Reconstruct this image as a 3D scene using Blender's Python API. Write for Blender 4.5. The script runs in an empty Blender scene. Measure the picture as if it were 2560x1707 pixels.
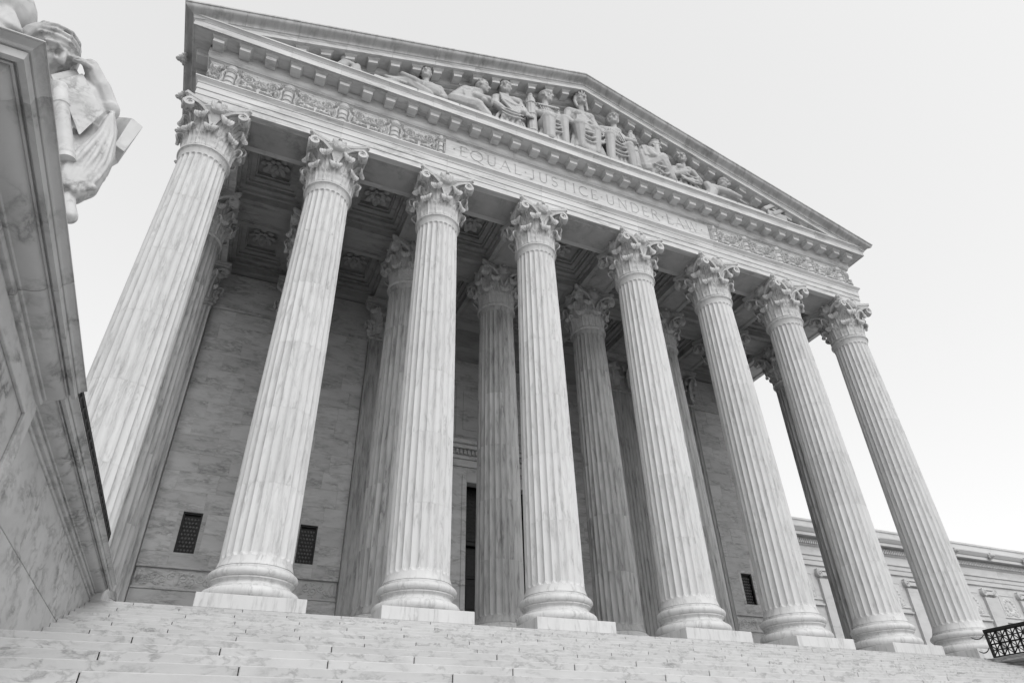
import bpy, math, random
import numpy as np
from mathutils import Vector, Matrix
random.seed(7)
RNG = np.random.default_rng(7)
rad = math.radians
scene = bpy.context.scene
COL = scene.collection

# ------------------------------------------------------------------ camera, sky, sun, exposure
cam_d = bpy.data.cameras.new('camera'); cam = bpy.data.objects.new('camera', cam_d); COL.objects.link(cam)
cam_d.sensor_width = 36.0; cam_d.lens = 22.984; cam_d.clip_start = 0.05; cam_d.clip_end = 6000
CR = [[0.916076, -0.400303, -0.023712], [0.209126, 0.527356, -0.823506], [0.342157, 0.749435, 0.566812]]
CC = (-11.1487, -16.9925, -3.3511)
cam.matrix_world = Matrix(((CR[0][0], -CR[1][0], -CR[2][0], CC[0]), (CR[0][1], -CR[1][1], -CR[2][1], CC[1]),
                           (CR[0][2], -CR[1][2], -CR[2][2], CC[2]), (0, 0, 0, 1)))
scene.camera = cam
SUN_EL, SUN_AZ = 44.0, 170.0      # azimuth from +y clockwise: in front of the facade, behind the camera
world = bpy.data.worlds.new('World'); scene.world = world; world.use_nodes = True
wn = world.node_tree.nodes; wl = world.node_tree.links
for n in list(wn): wn.remove(n)
sky = wn.new('ShaderNodeTexSky'); sky.sky_type = 'NISHITA'; sky.sun_disc = False
sky.sun_elevation = rad(SUN_EL); sky.sun_rotation = rad(SUN_AZ); sky.air_density = 1.0; sky.dust_density = 1.5; sky.ozone_density = 1.0
bw = wn.new('ShaderNodeRGBToBW'); bg = wn.new('ShaderNodeBackground'); wo = wn.new('ShaderNodeOutputWorld')
bg.inputs['Strength'].default_value = 0.15
# even white overcast: the whole sky's luminance is compressed by one tone curve, the same in every direction
tone = wn.new('ShaderNodeMath'); tone.operation = 'POWER'; tone.inputs[1].default_value = 0.26
gain = wn.new('ShaderNodeMath'); gain.operation = 'MULTIPLY'; gain.inputs[1].default_value = 4.95
wl.new(sky.outputs[0], bw.inputs[0]); wl.new(bw.outputs[0], tone.inputs[0]); wl.new(tone.outputs[0], gain.inputs[0]); wl.new(gain.outputs[0], bg.inputs['Color']); wl.new(bg.outputs[0], wo.inputs['Surface'])
sun_d = bpy.data.lights.new('sun', 'SUN'); sun = bpy.data.objects.new('sun', sun_d); COL.objects.link(sun)
sun_d.energy = 1.35; sun_d.angle = rad(40); sun_d.color = (1, 1, 1)
sv = Vector((math.sin(rad(SUN_AZ)) * math.cos(rad(SUN_EL)), math.cos(rad(SUN_AZ)) * math.cos(rad(SUN_EL)), math.sin(rad(SUN_EL))))
sun.rotation_euler = sv.to_track_quat('Z', 'Y').to_euler(); sun.location = (0, -40, 60)
vs = scene.view_settings; vs.view_transform = 'Standard'; vs.look = 'None'; vs.gamma = 1.0; vs.use_curve_mapping = False
vs.exposure = 0.05

# ------------------------------------------------------------------ materials
MATS = {}
def marble(name, base=0.6, vein=0.35, cloud=0.12, scale=(1, 1, 1), rot=(0, 0, 0), vscale=1.6, vwidth=0.10, tone=0.08,
           rough=0.5, bump=0.15, streak=0.0, streak_scale=(9, 9, .35), pit_shade=0.0, mscale=.9):
    m = bpy.data.materials.new(name); m.use_nodes = True; N = m.node_tree.nodes; L = m.node_tree.links
    b = N['Principled BSDF']
    def nd(t, **k):
        n = N.new(t)
        for a, v in k.items(): setattr(n, a, v)
        return n
    def math_(op, a, b_=None, c=None):
        n = nd('ShaderNodeMath', operation=op)
        for i, v in enumerate((a, b_, c)):
            if v is None: continue
            if isinstance(v, (int, float)): n.inputs[i].default_value = v
            else: L.new(v, n.inputs[i])
        return n.outputs[0]
    tc = nd('ShaderNodeTexCoord'); oi = nd('ShaderNodeObjectInfo')
    cmb = nd('ShaderNodeCombineXYZ')
    L.new(math_('MULTIPLY', oi.outputs['Random'], 57.0), cmb.inputs[0]); L.new(math_('MULTIPLY', oi.outputs['Random'], 131.0), cmb.inputs[1]); L.new(math_('MULTIPLY', oi.outputs['Random'], 29.0), cmb.inputs[2])
    mp = nd('ShaderNodeMapping'); mp.inputs['Rotation'].default_value = rot; mp.inputs['Scale'].default_value = scale
    L.new(tc.outputs['Object'], mp.inputs['Vector'])
    ad = nd('ShaderNodeVectorMath', operation='ADD'); L.new(mp.outputs[0], ad.inputs[0]); L.new(cmb.outputs[0], ad.inputs[1])
    def noise(vec, sc, det=4, ro=.55, dist=0.0):
        n = nd('ShaderNodeTexNoise'); n.inputs['Scale'].default_value = sc; n.inputs['Detail'].default_value = det
        n.inputs['Roughness'].default_value = ro; n.inputs['Distortion'].default_value = dist; L.new(vec, n.inputs['Vector']); return n
    def mrange(v, a, b_, c, d):
        n = nd('ShaderNodeMapRange'); n.inputs[1].default_value = a; n.inputs[2].default_value = b_; n.inputs[3].default_value = c; n.inputs[4].default_value = d
        L.new(v, n.inputs[0]); return n.outputs[0]
    n1 = noise(ad.outputs[0], .8, 3)
    wp = nd('ShaderNodeVectorMath', operation='MULTIPLY_ADD'); L.new(n1.outputs['Color'], wp.inputs[0]); wp.inputs[1].default_value = (.9, .9, .9); L.new(ad.outputs[0], wp.inputs[2])
    n2 = noise(wp.outputs[0], vscale, 7, .62)
    v = math_('ABSOLUTE', math_('SUBTRACT', n2.outputs[0], .5))
    vein1 = mrange(v, 0.0, vwidth, 1.0, 0.0)
    n3 = noise(ad.outputs[0], mscale, 3); mask = mrange(n3.outputs[0], .42, .68, 0.0, 1.0)
    veins = math_('MULTIPLY', math_('POWER', vein1, 1.6), mask)
    n4 = noise(wp.outputs[0], vscale * .45, 5, .6); cl = mrange(n4.outputs[0], .35, .75, 0.0, 1.0)
    dark = math_('ADD', math_('MULTIPLY', veins, vein), math_('MULTIPLY', cl, cloud))
    if streak > 0:
        mp2 = nd('ShaderNodeMapping'); mp2.inputs['Scale'].default_value = streak_scale; L.new(tc.outputs['Object'], mp2.inputs['Vector'])
        ad2 = nd('ShaderNodeVectorMath', operation='ADD'); L.new(mp2.outputs[0], ad2.inputs[0]); L.new(cmb.outputs[0], ad2.inputs[1])
        n5 = noise(ad2.outputs[0], 1.0, 5, .65); st = mrange(n5.outputs[0], .46, .72, 0.0, 1.0)
        dark = math_('ADD', dark, math_('MULTIPLY', st, streak))
    if pit_shade > 0:
        n6 = noise(tc.outputs['Object'], 14.0, 3, .5); pt = mrange(n6.outputs[0], .62, .70, 0.0, 1.0)
        dark = math_('ADD', dark, math_('MULTIPLY', pt, pit_shade))  # dark specks painted into the colour, standing for shade in drilled hollows
    k = math_('SUBTRACT', 1.0, dark)
    t = math_('ADD', 1.0 - tone * .5, math_('MULTIPLY', oi.outputs['Random'], tone))
    val = math_('MAXIMUM', math_('MULTIPLY', math_('MULTIPLY', k, t), base), .02)
    cb = nd('ShaderNodeCombineColor')
    for i in range(3): L.new(val, cb.inputs[i])
    L.new(cb.outputs[0], b.inputs['Base Color']); b.inputs['Roughness'].default_value = rough
    b.inputs['Specular IOR Level'].default_value = .3
    if bump > 0:
        n7 = noise(tc.outputs['Object'], 22.0, 5, .6); bp = nd('ShaderNodeBump'); bp.inputs['Strength'].default_value = bump; bp.inputs['Distance'].default_value = .01
        L.new(n7.outputs[0], bp.inputs['Height']); L.new(bp.outputs[0], b.inputs['Normal'])
    MATS[name] = m; return m
def plain(name, v, rough=.5, metal=0.0, spec=.5, noise_amt=.25, nscale=6):
    m = bpy.data.materials.new(name); m.use_nodes = True; N = m.node_tree.nodes; L = m.node_tree.links; b = N['Principled BSDF']
    n = N.new('ShaderNodeTexNoise'); n.inputs['Scale'].default_value = nscale; n.inputs['Detail'].default_value = 5
    tc = N.new('ShaderNodeTexCoord'); L.new(tc.outputs['Object'], n.inputs['Vector'])
    r = N.new('ShaderNodeMapRange'); r.inputs[1].default_value = .3; r.inputs[2].default_value = .7; r.inputs[3].default_value = v * (1 - noise_amt); r.inputs[4].default_value = v * (1 + noise_amt)
    L.new(n.outputs[0], r.inputs[0]); c = N.new('ShaderNodeCombineColor')
    for i in range(3): L.new(r.outputs[0], c.inputs[i])
    L.new(c.outputs[0], b.inputs['Base Color']); b.inputs['Roughness'].default_value = rough; b.inputs['Metallic'].default_value = metal; b.inputs['Specular IOR Level'].default_value = spec
    MATS[name] = m; return m
M_COL = marble('column_marble', .64, .34, .10, (2.6, 2.6, .46), (.12, .1, 0), 1.8, .09, .07, .5, .12, mscale=2.6)
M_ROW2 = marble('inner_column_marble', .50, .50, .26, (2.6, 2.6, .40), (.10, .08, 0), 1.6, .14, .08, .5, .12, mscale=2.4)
M_WALL = marble('wall_marble', .58, .50, .20, (1.0, 1.0, 3.2), (0, .35, 0), 2.0, .12, .20, .45, .08)
M_STEP = marble('step_marble', .56, .46, .15, (1.6, 2.8, 3.4), (0, .12, 0), 2.4, .08, .08, .4, .10, mscale=1.5)
M_TRIM = marble('trim_marble', .66, .34, .16, (.5, 1.6, 2.2), (0, .06, 0), 1.7, .10, .06, .5, .12, streak=.16, streak_scale=(.6, 5, 6))
M_CARVE = marble('carved_marble', .62, .22, .20, (1.5, 1.5, 1.5), (0, 0, 0), 2.2, .10, .06, .6, .4, pit_shade=.32)
M_CYMA = marble('weathered_marble', .56, .25, .22, (1, 1, 1), (0, 0, 0), 1.6, .12, .14, .6, .2, streak=.30, streak_scale=(5, 1.2, .9))
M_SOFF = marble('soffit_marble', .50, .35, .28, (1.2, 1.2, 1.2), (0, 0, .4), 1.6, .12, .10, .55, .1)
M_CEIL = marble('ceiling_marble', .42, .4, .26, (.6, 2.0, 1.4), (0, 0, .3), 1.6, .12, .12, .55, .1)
M_PED = marble('pedestal_marble', .54, .60, .22, (2.2, 1.3, 2.4), (.5, .3, .6), 1.6, .10, .10, .42, .06, mscale=1.2)
M_STAT = marble('statue_marble', .60, .55, .30, (2.4, 2.4, 1.6), (.5, .4, 0), 1.8, .09, .05, .45, .08)
M_FIG = marble('figure_marble', .52, .2, .2, (1, 1, 1), (0, 0, 0), 1.8, .10, .05, .6, .15)
M_WING = marble('wing_marble', .64, .20, .14, (.6, 1.5, 1.8), (0, .1, 0), 1.2, .10, .06, .5, .08)
M_IRON = plain('black_iron', .012, .55, 0.0, .4)
M_BRONZE = plain('dark_bronze', .018, .45, .4, .5)
M_GRILLE = plain('grille_bronze', .14, .5, .3, .5)
M_VOID = plain('dark_interior', .008, .9, 0, .1)
M_GROUND = plain('plaza_stone', .14, .8, 0, .2, .15, .4)

# ------------------------------------------------------------------ mesh helpers
class MB:
    def __init__(s): s.v = []; s.f = []
    def add(s, v, f):
        o = len(s.v); s.v += [tuple(p) for p in v]; s.f += [tuple(i + o for i in q) for q in f]; return s
    def box(s, x0, x1, y0, y1, z0, z1, c=0.0):
        if c <= 0:
            v = [(x, y, z) for x in (x0, x1) for y in (y0, y1) for z in (z0, z1)]
            return s.add(v, [(0, 1, 3, 2), (4, 6, 7, 5), (0, 4, 5, 1), (2, 3, 7, 6), (0, 2, 6, 4), (1, 5, 7, 3)])
        v = []; idx = {}
        X = (x0, x1); Y = (y0, y1); Z = (z0, z1); sg = (1, -1)
        for i in (0, 1):
            for j in (0, 1):
                for k in (0, 1):
                    idx[i, j, k, 0] = len(v); v.append((X[i], Y[j] + sg[j] * c, Z[k] + sg[k] * c))
                    idx[i, j, k, 1] = len(v); v.append((X[i] + sg[i] * c, Y[j], Z[k] + sg[k] * c))
                    idx[i, j, k, 2] = len(v); v.append((X[i] + sg[i] * c, Y[j] + sg[j] * c, Z[k]))
        f = []
        for i in (0, 1):
            q = [idx[i, j, k, 0] for j, k in ((0, 0), (0, 1), (1, 1), (1, 0))]; f.append(q if i == 0 else q[::-1])
            q = [idx[a, i, k, 1] for a, k in ((0, 0), (1, 0), (1, 1), (0, 1))]; f.append(q if i == 0 else q[::-1])
            q = [idx[a, j, i, 2] for a, j in ((0, 0), (0, 1), (1, 1), (1, 0))]; f.append(q if i == 0 else q[::-1])
        for j in (0, 1):
            for k in (0, 1):
                f.append((idx[0, j, k, 1], idx[1, j, k, 1], idx[1, j, k, 2], idx[0, j, k, 2]))
                f.append((idx[j, 0, k, 0], idx[j, 1, k, 0], idx[j, 1, k, 2], idx[j, 0, k, 2]))
                f.append((idx[j, k, 0, 0], idx[j, k, 1, 0], idx[j, k, 1, 1], idx[j, k, 0, 1]))
                for i in (0, 1): pass
        for i in (0, 1):
            for j in (0, 1):
                for k in (0, 1): f.append((idx[i, j, k, 0], idx[i, j, k, 1], idx[i, j, k, 2]))
        return s.add(v, f)
    def prism(s, prof, fa, fb):
        """closed profile; fa(o,z), fb(o,z) give the two end points"""
        n = len(prof); v = [fa(*p) for p in prof] + [fb(*p) for p in prof]
        f = [(i, (i + 1) % n, n + (i + 1) % n, n + i) for i in range(n)] + [tuple(range(n))[::-1], tuple(range(n, 2 * n))]
        return s.add(v, f)
    def lathe(s, prof, seg=32, cx=0, cy=0, a0=0, a1=2 * math.pi, cap=True):
        full = abs(a1 - a0 - 2 * math.pi) < 1e-6; m = seg if full else seg + 1; v = []; n = len(prof)
        for j in range(m):
            a = a0 + (a1 - a0) * j / seg
            for r, z in prof: v.append((cx + r * math.cos(a), cy + r * math.sin(a), z))
        f = []
        for j in range(seg):
            k = (j + 1) % m
            for i in range(n - 1): f.append((j * n + i, k * n + i, k * n + i + 1, j * n + i + 1))
        if cap and full:
            f.append(tuple(j * n for j in range(m))[::-1]); f.append(tuple(j * n + n - 1 for j in range(m)))
        return s.add(v, f)
    def tube(s, pts, rads, seg=8, up=(0, 0, 1), flat=1.0):
        P = [Vector(p) for p in pts]; n = len(P); v = []
        if isinstance(rads, (int, float)): rads = [rads] * n
        pu = Vector(up)
        for i in range(n):
            t = (P[min(i + 1, n - 1)] - P[max(i - 1, 0)]).normalized()
            a = t.cross(pu)
            if a.length < 1e-4: a = t.cross(Vector((1, 0, .1)))
            a.normalize(); b = a.cross(t).normalized()
            for j in range(seg):
                an = 2 * math.pi * j / seg; q = P[i] + (a * math.cos(an) + b * math.sin(an) * flat) * rads[i]; v.append(tuple(q))
        f = [(i * seg + j, i * seg + (j + 1) % seg, (i + 1) * seg + (j + 1) % seg, (i + 1) * seg + j) for i in range(n - 1) for j in range(seg)]
        f += [tuple(range(seg))[::-1], tuple((n - 1) * seg + j for j in range(seg))]
        return s.add(v, f)
    def ell(s, c, r, nu=12, nv=8, R=None):
        v = []; R = R or Matrix.Identity(3)
        for i in range(1, nv):
            th = math.pi * i / nv
            for j in range(nu):
                a = 2 * math.pi * j / nu; p = R @ Vector((r[0] * math.sin(th) * math.cos(a), r[1] * math.sin(th) * math.sin(a), r[2] * math.cos(th))); v.append(tuple(p + Vector(c)))
        v.append(tuple(R @ Vector((0, 0, r[2])) + Vector(c))); v.append(tuple(R @ Vector((0, 0, -r[2])) + Vector(c))); T = len(v) - 2; B = T + 1
        f = [(i * nu + j, (i + 1) * nu + j, (i + 1) * nu + (j + 1) % nu, i * nu + (j + 1) % nu) for i in range(nv - 2) for j in range(nu)]
        f += [(T, j, (j + 1) % nu) for j in range(nu)] + [(B, (nv - 2) * nu + (j + 1) % nu, (nv - 2) * nu + j) for j in range(nu)]
        return s.add(v, f)
    def mesh(s, name, smooth=None, fix=True):
        me = bpy.data.meshes.new(name); me.from_pydata(s.v, [], s.f); me.update()
        if fix:
            import bmesh
            bm = bmesh.new(); bm.from_mesh(me); bmesh.ops.recalc_face_normals(bm, faces=bm.faces); bm.to_mesh(me); bm.free()
        if smooth is not None:
            me.shade_smooth(); me.set_sharp_from_angle(angle=rad(smooth))
        return me
def put(name, me, mat, parent=None, loc=(0, 0, 0), rot=(0, 0, 0), sc=(1, 1, 1), label=None, cat=None, group=None, kind=None):
    o = bpy.data.objects.new(name, me); COL.objects.link(o)
    if me is not None and mat is not None and len(me.materials) == 0: me.materials.append(mat)
    o.location = loc; o.rotation_euler = rot; o.scale = sc
    if parent: o.parent = parent
    tag(o, label, cat, group, kind); return o
def tag(o, label=None, cat=None, group=None, kind=None):
    if label: o['label'] = label
    if cat: o['category'] = cat
    if group: o['group'] = group
    if kind: o['kind'] = kind
    return o
def thing(name, label, cat, loc=(0, 0, 0), rot=(0, 0, 0), group=None, kind=None):
    o = bpy.data.objects.new(name, None); COL.objects.link(o); o.location = loc; o.rotation_euler = rot; o.empty_display_size = .2
    return tag(o, label, cat, group, kind)
def copy_tree(o, parent=None):
    c = o.copy(); COL.objects.link(c)
    if parent: c.parent = parent
    for ch in o.children: copy_tree(ch, c)
    return c
def grid_mesh(name, V, smooth=None, closed_u=False):
    """V: (nu,nv,3) array"""
    nu, nv = V.shape[:2]; f = []
    for i in range(nu if closed_u else nu - 1):
        k = (i + 1) % nu
        for j in range(nv - 1): f.append((i * nv + j, k * nv + j, k * nv + j + 1, i * nv + j + 1))
    me = bpy.data.meshes.new(name); me.from_pydata(V.reshape(-1, 3).tolist(), [], f); me.update()
    if smooth is not None: me.shade_smooth(); me.set_sharp_from_angle(angle=rad(smooth))
    return me
def shell(name, V, t, smooth=40):
    """thin closed shell from a grid of points, thickness t along grid normals"""
    nu, nv = V.shape[:2]
    du = np.gradient(V, axis=0); dv = np.gradient(V, axis=1); n = np.cross(du, dv); n /= np.linalg.norm(n, axis=2, keepdims=True) + 1e-9
    A = V + n * t * .5; Bk = V - n * t * .5; vs_ = np.concatenate([A.reshape(-1, 3), Bk.reshape(-1, 3)]); o = nu * nv; f = []
    for i in range(nu - 1):
        for j in range(nv - 1):
            a, b, c, d = i * nv + j, (i + 1) * nv + j, (i + 1) * nv + j + 1, i * nv + j + 1
            f.append((a, b, c, d)); f.append((d + o, c + o, b + o, a + o))
    for i in range(nu - 1):
        for j in (0, nv - 1): a, b = i * nv + j, (i + 1) * nv + j; f.append((a, a + o, b + o, b) if j == 0 else (b, b + o, a + o, a))
    for j in range(nv - 1):
        for i in (0, nu - 1): a, b = i * nv + j, i * nv + j + 1; f.append((b, b + o, a + o, a) if i == 0 else (a, a + o, b + o, b))
    mb = MB(); mb.v = [tuple(p) for p in vs_.tolist()]; mb.f = f
    return mb.mesh(name, smooth)
def relief(name, w, h, nx, nz, fn, back=.1, smooth=50, dep=1.0):
    """carved slab: local x in [-w/2,w/2], z in [0,h], carving towards -y"""
    x = np.linspace(-w / 2, w / 2, nx); z = np.linspace(0, h, nz); Xg, Zg = np.meshgrid(x, z, indexing='ij')
    D = fn(Xg, Zg); V = np.stack([Xg, -D * dep, Zg], 2); mb = MB()
    mb.v = [tuple(p) for p in V.reshape(-1, 3).tolist()]
    mb.f = [(i * nz + j, (i + 1) * nz + j, (i + 1) * nz + j + 1, i * nz + j + 1) for i in range(nx - 1) for j in range(nz - 1)]
    ring = [i * nz for i in range(nx)] + [(nx - 1) * nz + j for j in range(1, nz)] + [i * nz + nz - 1 for i in range(nx - 2, -1, -1)] + [j for j in range(nz - 2, 0, -1)]
    o = len(mb.v); mb.v += [(mb.v[i][0], back, mb.v[i][2]) for i in ring]; m = len(ring)
    mb.f += [(ring[i], ring[(i + 1) % m], o + (i + 1) % m, o + i) for i in range(m)] + [tuple(range(o, o + m))]
    return mb.mesh(name, smooth)

# ------------------------------------------------------------------ dimensions
HB = 2.282; CX = [-HB - 12, -HB - 8, -HB - 4, -HB, HB, HB + 4, HB + 8, HB + 12]; X0 = 14.282
ZA = 15.82; ZF = 16.85; ZB = 17.98; ZC = 18.69; ZCT = 19.17; ROW2 = 4.0; WALL = 8.0; REC = 9.6
EDGE = 1.158; RIS = .145; TRD = .44; ORD = ['first', 'second', 'third', 'fourth', 'fifth', 'sixth', 'seventh', 'eighth']

# ------------------------------------------------------------------ ground, steps, floor
g = MB(); g.add([(-900, -900, -6.6), (900, -900, -6.6), (900, 900, -6.6), (-900, 900, -6.6)], [(0, 1, 2, 3)])
put('ground', g.mesh('ground'), M_GROUND, kind='structure')
steps = thing('entrance_steps', None, None, kind='structure')
SX = 13.33; BL = 2.1; cache = {}
def step_block(ln):
    k = round(ln, 3)
    if k not in cache: cache[k] = MB().box(-ln / 2, ln / 2, 0, TRD + .25, -RIS + .001, 0, .007).mesh('step_block')
    return cache[k]
def flight(y0, z0, n, off):
    for k in range(n):
        s = (off + (k % 2) * .5 * BL + (0.17 if k % 3 == 0 else 0)) % BL
        xs = [-SX]; x = -SX + s
        while x < SX - .3:
            if x - xs[-1] > .35: xs.append(x)
            x += BL
        xs.append(SX)
        for x in xs[1:-1]: JOINTS.box(x - .0046, x + .0046, y0 - TRD * k + .012, y0 - TRD * k + .2, z0 - RIS * k - RIS + .004, z0 - RIS * k - .012)
        for a, b in zip(xs[:-1], xs[1:]):
            put('step_block', step_block(b - a - .010), M_STEP, steps, ((a + b) / 2, y0 - TRD * k, z0 - RIS * k))
JOINTS = MB()
flight(-EDGE, 0, 13, .62); flight(-8.5, -13 * RIS, 9, 1.35)
put('joint_shade_strips', JOINTS.mesh('joint_shade_strips'), M_VOID, steps, kind='stuff')  # near-black strips added inside the open joints to stand for their shade
core = MB()
for k in range(13): core.box(-SX, SX, -EDGE - TRD * k + .2, 2.0 if k == 0 else -EDGE - TRD * (k - 1) + .2, -RIS * (k + 1) - .6, -RIS * (k + 1) - .004)
put('step_core', core.mesh('core'), M_STEP, steps)
put('landing', MB().box(-SX, SX, -8.06, -EDGE - TRD * 12 + .3, -13 * RIS - .5, -13 * RIS).mesh('landing'), M_STEP, steps)
low = MB()
for k in range(9): low.box(-SX, SX, -8.5 - TRD * k + .3, -7.7 if k == 0 else -8.5 - TRD * (k - 1) + .3, -13 * RIS - RIS * (k + 1) - .5, -13 * RIS - RIS * (k + 1) - .004)
for k in range(9, 32): low.box(-SX, SX, -8.5 - TRD * k, -8.5 - TRD * (k - 1) + .05, -13 * RIS - RIS * (k + 1) - .3, -13 * RIS - RIS * k)
put('lower_steps', low.mesh('lower_steps'), M_STEP, steps)
put('portico_floor', MB().box(-15.6, 15.6, -EDGE + .72, 10.5, -1.2, -.003).mesh('floor'), M_STEP, kind='structure')
for s, nm in ((-1, 'a'), (1, 'b')):
    put('stylobate', MB().box(*sorted((s * SX + s * .04, s * 15.6)), -EDGE, -EDGE + .71, -6, -.003).mesh('stylobate'), M_STEP, kind='structure')

# ------------------------------------------------------------------ column pieces
ZN = 13.85; CAPH = ZA - ZN
def shaft_r(z):
    t = (z - 1.1) / (13.6 - 1.1); r = .835 - .115 * t - .02 * math.sin(math.pi * t) * -1
    return r
NFL = 24
def fluted(z0, z1, zs, a0=0.0):
    """one drum of the fluted shaft between z0 and z1 (flutes end at zs limits)"""
    zl, zh = zs; rings = []
    zz = [z0 + .001, z0 + .005, z0 + .008, z0 + .014, z1 - .008, z1 - .014]
    n = max(2, int((z1 - z0) / .7))
    zz += [z0 + (z1 - z0) * i / n for i in range(1, n)] + [z1 - .005, z1 - .001]
    if z0 < zl + .3: zz += [zl - .01] + [zl + .012 * i for i in range(0, 9)] + [zl + .13, zl + .2]
    if z1 > zh - .3: zz += [zh + .01] + [zh - .012 * i for i in range(0, 9)] + [zh - .13, zh - .2]
    zz = sorted(set(round(z, 4) for z in zz if z0 <= z <= z1)); sub = 9
    V = np.zeros((NFL * sub, len(zz), 3))
    for j, z in enumerate(zz):
        r = shaft_r(max(1.1, min(z, 13.6)))
        if z > 13.55: r += .05 * ((z - 13.55) / .15) ** 2 if z < 13.7 else .05
        if z < 1.25: r += .07 * ((1.25 - z) / .2) ** 2
        edge = .003 if (z < z0 + .003 or z > z1 - .003) else 0
        for i in range(NFL * sub):
            a = a0 + 2 * math.pi * i / (NFL * sub); u = (i % sub) / sub
            t = (u - .5) / .41; hw = .41 * 2 * math.pi * r / NFL; d = 0
            if abs(t) < 1:
                if zl < z < zh:
                    sdist = min(z - zl, zh - z) / hw; q = t * t + (max(0, 1 - sdist)) ** 2
                    if q < 1: d = .66 * hw * math.sqrt(1 - q)
            rr = r - d - edge; V[i, j] = (rr * math.cos(a), rr * math.sin(a), z)
    return grid_mesh('drum', V, 32, True)
DR = [1.06, 3.05, 5.15, 7.25, 9.45, 11.6, 13.70]
DRUMS = [fluted(DR[i], DR[i + 1], (1.27, 13.50)) for i in range(6)]
def arc(cx, cz, r, a0, a1, n): return [(cx + r * math.cos(rad(a0 + (a1 - a0) * i / n)), cz + r * math.sin(rad(a0 + (a1 - a0) * i / n))) for i in range(n + 1)]
LT = [(.6, .303)] + arc(.985, .435, .132, -90, 90, 10) + [(.965, .575), (.965, .602), (.6, .602)]
SC = [(.6, .603), (.955, .603), (.945, .62)] + [(.945 - .055 * math.sin(math.pi * i / 8), .62 + .13 * i / 8) for i in range(1, 9)] + [(.955, .752), (.955, .785), (.6, .785)]
UT = [(.6, .786)] + arc(.925, .885, .099, -90, 90, 10) + [(.915, .992), (.915, 1.03), (.885, 1.058), (.6, 1.058)]
ME_PLINTH = MB().box(-EDGE + .004, EDGE - .004, -EDGE + .004, EDGE - .004, 0, .30, .008).mesh('plinth')
ME_LT = MB().lathe(LT, 96).mesh('torus', 30); ME_SC = MB().lathe(SC, 96).mesh('scotia', 30); ME_UT = MB().lathe(UT, 96).mesh('torus', 30)
RING = [(.6, 13.702), (.775, 13.702), (.775, 13.725)] + arc(.768, 13.775, .048, -80, 80, 8) + [(.77, 13.83), (.74, 13.85), (.6, 13.85)]
ME_RING = MB().lathe(RING, 72).mesh('astragal', 30)
BELL = [(.5, 0), (.70, 0), (.695, .25), (.70, .7), (.72, 1.05), (.77, 1.35), (.86, 1.6), (.93, 1.69), (.95, 1.71), (.95, 1.74), (.5, 1.74)]
ME_BELL = MB().lathe(BELL, 48).mesh('capital_bell', 40)
def leaf(name, h, w, out, nlobe=5, thick=.045, tipw=.62, curl=.10):
    nv = 34; nu = 17
    sp = [(0, 0), (.008, .18 * h), (.018, .38 * h), (.035, .58 * h), (.06, .74 * h), (.10, .86 * h)]
    r0 = out - curl; z0 = h - curl
    sp += [(r0 * .55 + .045, .93 * h)]
    for k in range(10): a = math.pi * (.72 - 1.25 * k / 9); sp.append((r0 + curl * math.cos(a), z0 + curl * math.sin(a)))
    sp = np.array(sp); tv = np.linspace(0, 1, nv); cum = np.concatenate([[0], np.cumsum(np.hypot(*np.diff(sp, axis=0).T))]); tot = cum[-1]; cum /= tot
    def si(c):
        y = np.interp(np.linspace(0, 1, 120), cum, sp[:, c]); yp = np.concatenate([[y[0]] * 4, y, [y[-1]] * 4]); return np.interp(tv, np.linspace(0, 1, 120), np.convolve(yp, np.ones(9) / 9, 'valid'))
    R_ = si(0); Z_ = si(1); V = np.zeros((nu, nv, 3))
    tang = np.stack([np.gradient(R_), np.gradient(Z_)], 1); tang /= np.linalg.norm(tang, axis=1, keepdims=True) + 1e-9
    nr, nz_ = tang[:, 1], -tang[:, 0]; vc = 1 - (math.pi * 1.25 * curl) / tot   # where the curl starts
    for j in range(nv):
        v = tv[j]
        ww = w * (.86 + .14 * math.sin(math.pi * min(1, v / .5)))
        if v > .5 * vc: q = min(1, (v - .5 * vc) / (vc - .5 * vc)); ww = w * (1 - (1 - tipw) * q ** 1.3)
        if v > vc: q = (v - vc) / (1 - vc); ww = w * tipw * math.sqrt(max(.04, 1 - (q * .97) ** 2.6)) * (1 + .10 * math.sin(math.pi * q))
        lb = (1 - max(0, (v - vc) / (1 - vc)))
        for i in range(nu):
            u = -1 + 2 * i / (nu - 1); e = abs(u); lob = math.sin(2 * math.pi * (nlobe * v / vc) + .4)
            x = ww * .5 * u * (1 + .11 * lob * e ** 3 * lb)
            rib = .026 * math.exp(-(u / .10) ** 2) + .012 * math.cos(u * 4.5 * math.pi) * (1 - .6 * max(0, (v - vc) / (1 - vc)))
            ser = .024 * lob * e ** 1.5 * lb
            cupd = -.045 * e ** 2 * (.2 + .8 * v) if v < vc else -.05 * e ** 2
            n = rib + ser + cupd
            V[i, j] = (x, -(R_[j] + n * nr[j]), Z_[j] + n * nz_[j])
    rb = .72; ang = V[:, :, 0] / rb; rr = rb - V[:, :, 1]
    W = V.copy(); W[:, :, 0] = np.sin(ang) * (rb * .35 + rr * .65); W[:, :, 1] = -(np.cos(ang) * rr)
    return shell(name, W, thick, 60)
ME_LEAF1 = leaf('acanthus_leaf', .76, .57, .27, 3, .05, .60, .095)
ME_LEAF2 = leaf('acanthus_leaf', 1.26, .56, .36, 5, .05, .58, .11)
ME_LEAF3 = leaf('acanthus_leaf', 1.55, .34, .47, 5, .05, .80, .10)
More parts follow.
